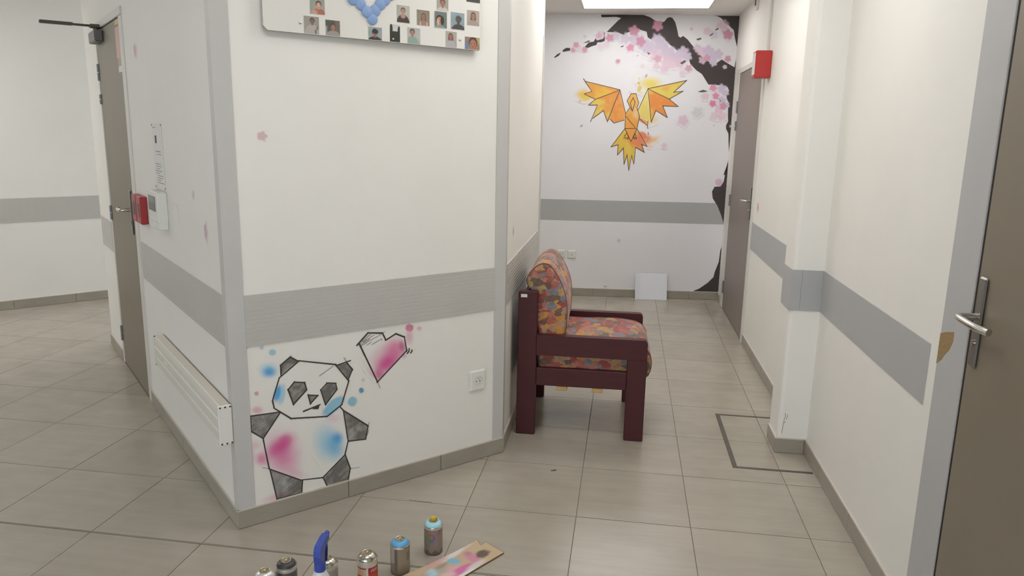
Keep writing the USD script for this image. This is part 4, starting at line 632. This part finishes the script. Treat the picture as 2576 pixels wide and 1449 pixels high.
hg = thing('heart_garland', 'heart of overlapping blue discs on the white photo board', 'decoration', WC.at(0, BO), WC.deg)
pts = list(DISCS) + [(.478, 1.990), (.458, 2.020), (.446, 2.052), (.445, 2.086), (.456, 2.118), (.480, 2.140), (.512, 2.146), (.543, 2.132), (.562, 2.106), (.575, 2.078), (.656, 1.998), (.680, 2.024), (.697, 2.054), (.701, 2.087), (.690, 2.119), (.665, 2.140), (.633, 2.145), (.604, 2.130), (.587, 2.104)]
for i, (x, z) in enumerate(pts): obj('disc', moved(lathe([(0, 0), (.0205, 0), (.0212, .002), (.0200, .006), (.014, .0085), (0, .0095)], 28), (x, -.0005 - .0012 * (i % 2), z), rx=math.pi / 2), 'disc_blue', hg, smooth=40)
# each: label, background, hair, skin, top, head x, head y, head size, hair length, extra
LK = [('photo of a smiling person in an orange top, highest at the left of the board', (160, 162, 150), (74, 62, 56), (200, 150, 130), (176, 112, 88), .58, .38, .17, 0, 'sun'),
 ('photo of a person in a white shirt with raised hand, beside the left screw', (160, 154, 146), (82, 74, 68), (140, 116, 104), (178, 172, 164), .55, .27, .14, 0, 'hand'),
 ('photo of a person in a pale shirt before a dark green background', (92, 94, 84), (78, 72, 60), (170, 122, 106), (160, 150, 146), .52, .42, .16, 0, 'half'),
 ('photo of a dark haired person in a dark top below the blue heart', (152, 162, 160), (58, 58, 54), (158, 104, 98), (66, 62, 58), .48, .42, .18, 0, 'cap'),
 ('photo of a black dog with pointed ears on the lower edge of the board', (206, 206, 200), (52, 54, 46), (52, 54, 46), (52, 54, 46), .5, .5, .2, 0, 'dog'),
 ('photo of a balding person in a pale green shirt on the lower edge', (176, 176, 170), (70, 66, 62), (172, 128, 112), (142, 164, 152), .38, .30, .17, 0, ''),
 ('photo of a person in a black top with a wide neckline', (176, 172, 160), (88, 78, 70), (180, 140, 128), (70, 62, 60), .48, .32, .16, 0, 'neck'),
 ('photo of a person with long brown hair and white straps', (142, 132, 112), (110, 92, 76), (150, 114, 100), (160, 124, 112), .52, .42, .17, 1, 'straps'),
 ('photo of a reddish face at the top of the right group, partly out of view', (164, 156, 146), (78, 70, 64), (164, 110, 96), (196, 190, 182), .5, .42, .2, 0, ''),
 ('photo of a dark haired person with a tilted sunlit face', (112, 122, 116), (56, 54, 48), (176, 130, 110), (120, 152, 144), .40, .52, .24, 0, 'tilt'),
 ('photo of a dark silhouette wearing a cap on a pale blue background', (142, 158, 164), (84, 82, 80), (84, 80, 78), (76, 72, 70), .55, .42, .18, 0, 'cap'),
 ('photo of a person with long brown hair in a beige top, at the right edge', (172, 160, 148), (98, 82, 70), (158, 124, 102), (164, 148, 138), .5, .38, .18, 1, ''),
 ('dark photo in the upper right corner, mostly out of view', (72, 70, 68), (64, 62, 60), (90, 80, 74), (70, 68, 66), .5, .3, .16, 0, ''),
 ('photo of a person with tied hair in a pale lilac top, beside the right screw', (168, 160, 150), (112, 84, 72), (160, 112, 100), (176, 170, 176), .45, .32, .18, 1, ''),
 ('photo of a person before blue and yellow in the lower right corner', (146, 122, 104), (70, 64, 60), (170, 114, 90), (150, 110, 90), .55, .5, .25, 0, 'blue')]
for k, ((x0, z1, x1, z0), (lb, bg, hair, skin, top, hx, hy, hs, lg, ex)) in enumerate(zip(PHOTO, LK)):
    x0, x1 = min(x0, x1), max(x0, x1); cxm, czm = (x0 + x1) / 2, (z0 + z1) / 2; w, hh = x1 - x0, z1 - z0
    z0_ = max(z0, BZ0 + .0008); czm = (z0_ + z1) / 2; hh = z1 - z0_
    o = thing('portrait_photo', lb, 'photo', WC.at(cxm, BO + .0004 + .0006 * (k in (9,)), czm), WC.deg, 'portrait photos on the white board')
    obj('photo_paper', box(-w / 2, w / 2, -.0005, 0, -hh / 2, hh / 2), 'paper', o)
    n = 34; P, F = grid(-w / 2 + .0012, w / 2 - .0012, -hh / 2 + .0012, hh / 2 - .0012, w / n)
    X, Y = P[:, 0] / w + .5, .5 - P[:, 1] / hh; asp = hh / w
    def ell(x, y, rx, ry, s_=.10): return 1 - sstep(1 - s_, 1 + s_, np.hypot((X - x) / rx, (Y - y) / ry))
    col = np.tile(lin(bg), (len(P), 1)) * (.85 + .3 * meshkit.noise(np.c_[X * 2, Y * 2, np.full(len(X), k * 1.7)], 1))[:, None]
    def over(c_, a_):
        global col
        col = col * (1 - a_[:, None]) + lin(c_) * a_[:, None]
    hr = hs / asp
    if ex == 'dog':
        over(hair, sstep(.36, .42, Y)); over(hair, np.clip(ell(.16, .26, .13, .26) + ell(.90, .32, .14, .22), 0, 1)); over((200, 204, 186), ell(.34, .82, .08, .05))
    else:
        if ex == 'half': over((120, 110, 100), sstep(.62, .68, X)); over((150, 158, 150), (1 - sstep(.10, .16, X)) * sstep(.35, .45, Y))
        if ex == 'blue': over((110, 124, 150), (1 - sstep(.25, .35, X)) * sstep(.35, .5, Y)); over((178, 160, 110), sstep(.72, .8, X) * (1 - sstep(.3, .7, Y)))
        if lg: over(hair, ell(hx, hy + hr * .7, hs * 1.25, hr * 2.0))
        over(top, ell(hx, 1.12, .52, .95 - hy - hr * 1.1 + .12, .06)); over(skin, ell(hx, hy + hr * 1.1, hs * .55, hr * .7))
        over(hair, ell(hx, hy - hr * .18, hs * 1.12, hr * 1.15)); over(skin, ell(hx, hy + hr * .18, hs * .88, hr * 1.0))
        if ex == 'tilt': over(hair, ell(hx + .22, hy + .02, .14, hr * 1.2)); over((214, 176, 150), ell(hx - .1, hy + .12, .10, .2, .4))
        if ex == 'sun': over((222, 190, 170), ell(hx, hy + .05, hs * .45, hr * .6, .4)); over((196, 160, 140), ell(.3, .88, .2, .16, .4))
        if ex == 'cap': over(hair, ell(hx + .02, hy - hr * .35, hs * 1.2, hr * .8))
        if ex == 'neck': over(skin, ell(hx, hy + hr * 2.1, .19, hr * .9))
        if ex == 'straps': over((206, 200, 190), np.clip(ell(hx - .24, .92, .035, .16) + ell(hx + .26, .92, .035, .16), 0, 1))
        if ex == 'hand': over(skin, np.clip(ell(.86, .66, .06, .10) + ell(.76, .86, .07, .14), 0, 1))
        if ex not in ('cap',):
            for sx in (-1, 1): over(tuple(np.array(skin) * .55), ell(hx + sx * hs * .36, hy + hr * .08, hs * .16, hr * .09, .5))
            over(tuple(np.array(skin) * .72), ell(hx, hy + hr * .68, hs * .34, hr * .09, .5)); over(tuple(np.minimum(np.array(skin) * 1.12, 255)), ell(hx, hy + hr * .32, hs * .12, hr * .22, .6))
    v = np.c_[P[:, 0], np.full(len(P), -.0008), P[:, 1]]
    painted('picture', v, np.vstack([F[:, [0, 1, 2]], F[:, [0, 2, 3]]]), col, None, 'print', o)

# ---------------------------------------------------------------- spray cans, bottle, card, debris
def spray_can(label, x, y, dome, body, turn=0, nozzle=None, big=False):
    o = thing('spray_can', label, 'spray can', (x, y, 0), turn, 'spray cans on the tile floor')
    r, H = .0335, .106; n = 72; zs = [(.0, .026), (.0008, .0295), (.003, .0325), (.006, r)] + [(z, r) for z in np.linspace(.008, H - .003, 46)] + [(H - .0015, r - .0006), (H, r - .0022)]
    a_ = np.linspace(0, 2 * np.pi, n, endpoint=False); v, col = [], []
    for z, rr in zs:
        v.append(np.c_[rr * np.cos(a_), rr * np.sin(a_), np.full(n, z)]); col.append(body(a_, np.full(n, z / H)))
    v, col = np.vstack(v), np.vstack(col); f = []
    for i in range(len(zs) - 1):
        for j in range(n):
            p_, q_ = i * n + j, i * n + (j + 1) % n; f += [(p_, q_, q_ + n), (p_, q_ + n, p_ + n)]
    bt = len(v); v = np.vstack([v, (0, 0, .004)]); col = np.vstack([col, col[:1]]); f += [(bt, (j + 1) % n, j) for j in range(n)]
    painted('can_body', v, np.array(f), col, None, 'can_print', o, smooth=True)
    obj('rim', lathe([(r - .0035, H - .001), (r + .0004, H - .0005), (r + .0006, H + .0012), (r - .0006, H + .0024), (r - .004, H + .002)], 48), 'silver', o, smooth=40)
    if big: dp = [(r - .002, H + .001), (r - .003, H + .005), (.027, H + .011), (.021, H + .0155), (.0155, H + .018)]
    else: dp = [(r - .003, H + .001), (r - .0035, H + .004), (.0285, H + .009), (.022, H + .0135), (.0155, H + .0155), (.0145, H + .0158)]
    t = dp[-1][1]; obj('dome', lathe(dp, 48), dome, o, smooth=40)
    cp = obj('valve_cup', lathe([(.0165, t - .001), (.0168, t + .0015), (.0155, t + .0030), (.0140, t + .0022), (.0130, t - .0015), (.0060, t - .0020), (.0052, t + .0010), (0, t + .0012)], 40), 'cup_metal', o, smooth=35)
    obj('stem', lathe([(.0022, t), (.0022, t + .0045), (.0012, t + .005), (0, t + .003)], 14), 'paper' if not nozzle else nozzle, cp, smooth=35)
    if nozzle: obj('nozzle_cap', lathe([(.0085, t + .001), (.0098, t + .003), (.0096, t + .012), (.0080, t + .0145), (0, t + .015)], 28), nozzle, o, smooth=40)
    return o
def mixc(c, d, a_): return c * (1 - a_[:, None]) + lin(d) * a_[:, None]
def ang(a_, c): return np.abs((a_ - c + np.pi) % (2 * np.pi) - np.pi)
CAM = -1.32    # the side of a can that faces the viewpoint
def body_ring(a_, z):
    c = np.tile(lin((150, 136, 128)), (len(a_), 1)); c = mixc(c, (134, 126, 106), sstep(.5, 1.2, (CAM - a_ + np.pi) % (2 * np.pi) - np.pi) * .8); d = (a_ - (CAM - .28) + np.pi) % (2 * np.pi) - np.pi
    u, w = d * .0335, (z - .66) * .106; rr = np.hypot(u, w); th = np.arctan2(w, u); ring = sstep(.0085, .0095, rr) * (1 - sstep(.0140, .0150, rr))
    hue = np.stack([.5 + .35 * np.cos(th - 1.4), .5 + .25 * np.cos(th + 2.6), .5 + .35 * np.cos(th + .6)], 1) ** 2.0
    c = c * (1 - ring[:, None] * .8) + hue * ring[:, None] * .6
    c = mixc(c, (96, 92, 88), ((np.abs(w + .0175) < .0008) & (np.abs(u) < .007)) * .7); c = mixc(c, (66, 62, 60), ((ang(a_, CAM + .75) < .10) & (np.abs(z - .86 - .0 * a_) < .018)) * .8); c = mixc(c, (66, 62, 60), ((ang(a_, CAM + .70) < .12) & (np.abs(z - .80) < .012)) * .7)
    c = mixc(c, (104, 92, 84), (1 - sstep(.10, .20, z + .05 * np.sin(a_ * 7))) * .8); return mixc(c, (198, 196, 190), sstep(.93, .95, z))
def body_blue(a_, z):
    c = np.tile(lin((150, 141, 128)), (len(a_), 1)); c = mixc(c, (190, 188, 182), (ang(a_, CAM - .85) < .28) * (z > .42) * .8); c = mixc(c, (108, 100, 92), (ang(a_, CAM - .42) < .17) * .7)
    c = mixc(c, (116, 110, 84), (ang(a_, CAM + .95) < .22) * (np.abs(z - .66) < .15) * .7); c = mixc(c, (84, 78, 66), ((np.abs(z - .50 - .12 * (a_ - CAM - .7)) < .010) & (ang(a_, CAM + .7) < .16)) * .8)
    c = mixc(c, (118, 104, 88), (1 - sstep(.05, .42, z + .10 * np.sin(a_ * 3 + 1))) * .8); return mixc(c, (214, 212, 204), (sstep(.93, .95, z)) * (ang(a_, CAM - .1) < .5) * 1.0)
def body_red(a_, z):
    c = np.tile(lin((196, 78, 60)), (len(a_), 1)); d = ((a_ - CAM + np.pi) % (2 * np.pi) - np.pi); c = mixc(c, (170, 48, 62), sstep(.60, .62, z) * 1.0)
    for k in range(6):
        x = .42 + k * .17; c = mixc(c, (214, 190, 178), ((np.abs(d - x - (z - .69) * .35) < .045) & (np.abs(z - .69 - .02 * (k % 2)) < .055)) * .85)
    c = mixc(c, (222, 210, 200), (np.abs(z - .605) < .008) * (d > .1) * .7); c = mixc(c, (212, 180, 152), (d < .10) * (np.abs(z - .66) < .11) * 1.0); c = mixc(c, (224, 220, 212), (np.abs(d - .02) < .09) * (np.abs(z - .68) < .13))
    for k in range(5):
        x = -.85 + k * .19; c = mixc(c, (70, 34, 30), ((np.abs(d - x - (z - .42) * (.5 if k % 2 else -.3)) < .05) & (np.abs(z - .42) < .07)) * .85)
    c = mixc(c, (158, 120, 84), ((np.abs(z - .45 - .05 * (d - .6)) < .018) & (d > .35)) * .6); return mixc(c, (206, 202, 190), sstep(.80, .82, z))
def plain(rgb, band=None):
    def b(a_, z):
        c = np.tile(lin(rgb), (len(a_), 1)); return mixc(c, band, sstep(.88, .90, z)) if band else c
    return b
spray_can('spray can with pale blue top and yellow nozzle, nearest the painted wall', -.613, 2.408, 'dome_pale', body_ring, nozzle='nozzle_yellow')
spray_can('spray can with a bright blue top beside the cardboard strip', -.695, 2.266, 'dome_blue', body_blue)
spray_can('red labelled spray can with a bare silver top', -.776, 2.162, 'silver', body_red, big=True)
spray_can('silver spray can half hidden behind the blue trigger bottle', -.893, 2.108, 'silver', plain((176, 176, 172), (206, 204, 196)), big=True)
spray_can('dark grey spray can with a black top and bright collar', -1.020, 2.074, 'dome_black', plain((104, 102, 98), (196, 194, 188)))
spray_can('white topped spray can at the left end of the row', -1.059, 2.004, 'silver_white', plain((196, 196, 192)), big=True)

tb = thing('trigger_bottle', 'white spray bottle with a blue trigger head among the spray cans', 'spray bottle', (-.866, 1.985, 0), 4)
obj('bottle', lathe([(0, 0), (.030, 0), (.034, .003), (.035, .010), (.035, .095), (.033, .115), (.027, .138), (.018, .156), (.0145, .162), (.0145, .172), (0, .172)], 40), 'bottle_white', tb, smooth=40)
obj('collar', lathe([(.0165, .160), (.0175, .162), (.0175, .184), (.015, .187), (0, .187)], 28), 'trigger_blue', tb, smooth=40)
def prism_yz(pts, x0, x1): m = prism(pts, 0, x1 - x0); v = m.vertices; return trimesh.Trimesh(np.c_[x0 + v[:, 2], v[:, 0], v[:, 1]], m.faces, process=False)
obj('spray_head', mm(prism_yz([(-.018, .186), (-.024, .215), (-.022, .236), (-.012, .246), (.030, .252), (.062, .250), (.064, .232), (.034, .228), (.020, .212), (.016, .186)], -.0110, .0110)), 'trigger_blue', tb)
obj('nozzle', moved(lathe([(0, 0), (.0085, 0), (.0080, .016), (.005, .018), (0, .018)], 18), (0, .062, .243), rx=-math.pi / 2), 'trigger_blue', tb, smooth=40)
obj('trigger', prism_yz([(.040, .229), (.050, .229), (.054, .205), (.050, .180), (.044, .166), (.038, .168), (.043, .188), (.044, .206)], -.009, .009), 'trigger_dark', tb)

cd = thing('cardboard_strip', 'strip of brown cardboard with pink and blue spray tests on the floor', 'cardboard', (0, 0, 0))
cp_ = Polygon(CARD).buffer(0); cp_ = max(getattr(cp_, 'geoms', [cp_]), key=lambda g: g.area)
obj('board', prism(cp_, .0012, .0052), 'card_edge', cd)
import shapely
x0, y0, x1, y1 = cp_.bounds; P, F = grid(x0, x1, y0, y1, .0022)
F = F[shapely.contains(cp_, shapely.points(P))[F].all(1)]; u_, inv = np.unique(F, return_inverse=True); F = inv.reshape(-1, 4); P = P[u_]
col = np.tile(lin((196, 172, 140)), (len(P), 1)); col, _ = blobs(P, CARD_SPRAY, col, np.ones(len(P)), seed=31, rough=.25)
painted('spray_tests', np.c_[P, np.full(len(P), .0056)], np.vstack([F[:, [0, 1, 2]], F[:, [0, 2, 3]]]), col, None, 'card_print', cd)
fl_ = [(-.461, 2.496), (-.478, 2.484), (-.466, 2.462), (-.449, 2.472)]
db = thing('plaster_flake', 'tiny dark flake lying on the floor left of the armchair shadow', 'debris', (-.242, 3.149, 0), 20)
obj('flake', mm(box(-.012, .012, -.002, .002, .0005, .003, .001), box(.004, .014, .000, .004, .001, .004, .001)), 'debris', db)
obj('scratch', prism(LineString([(-.807, 2.764), (-.75, 2.7605), (-.711, 2.760)]).buffer(.0011), .0003, .0006), 'debris', label='thin dark scratch on a floor tile before the centre wall', cat='scratch')
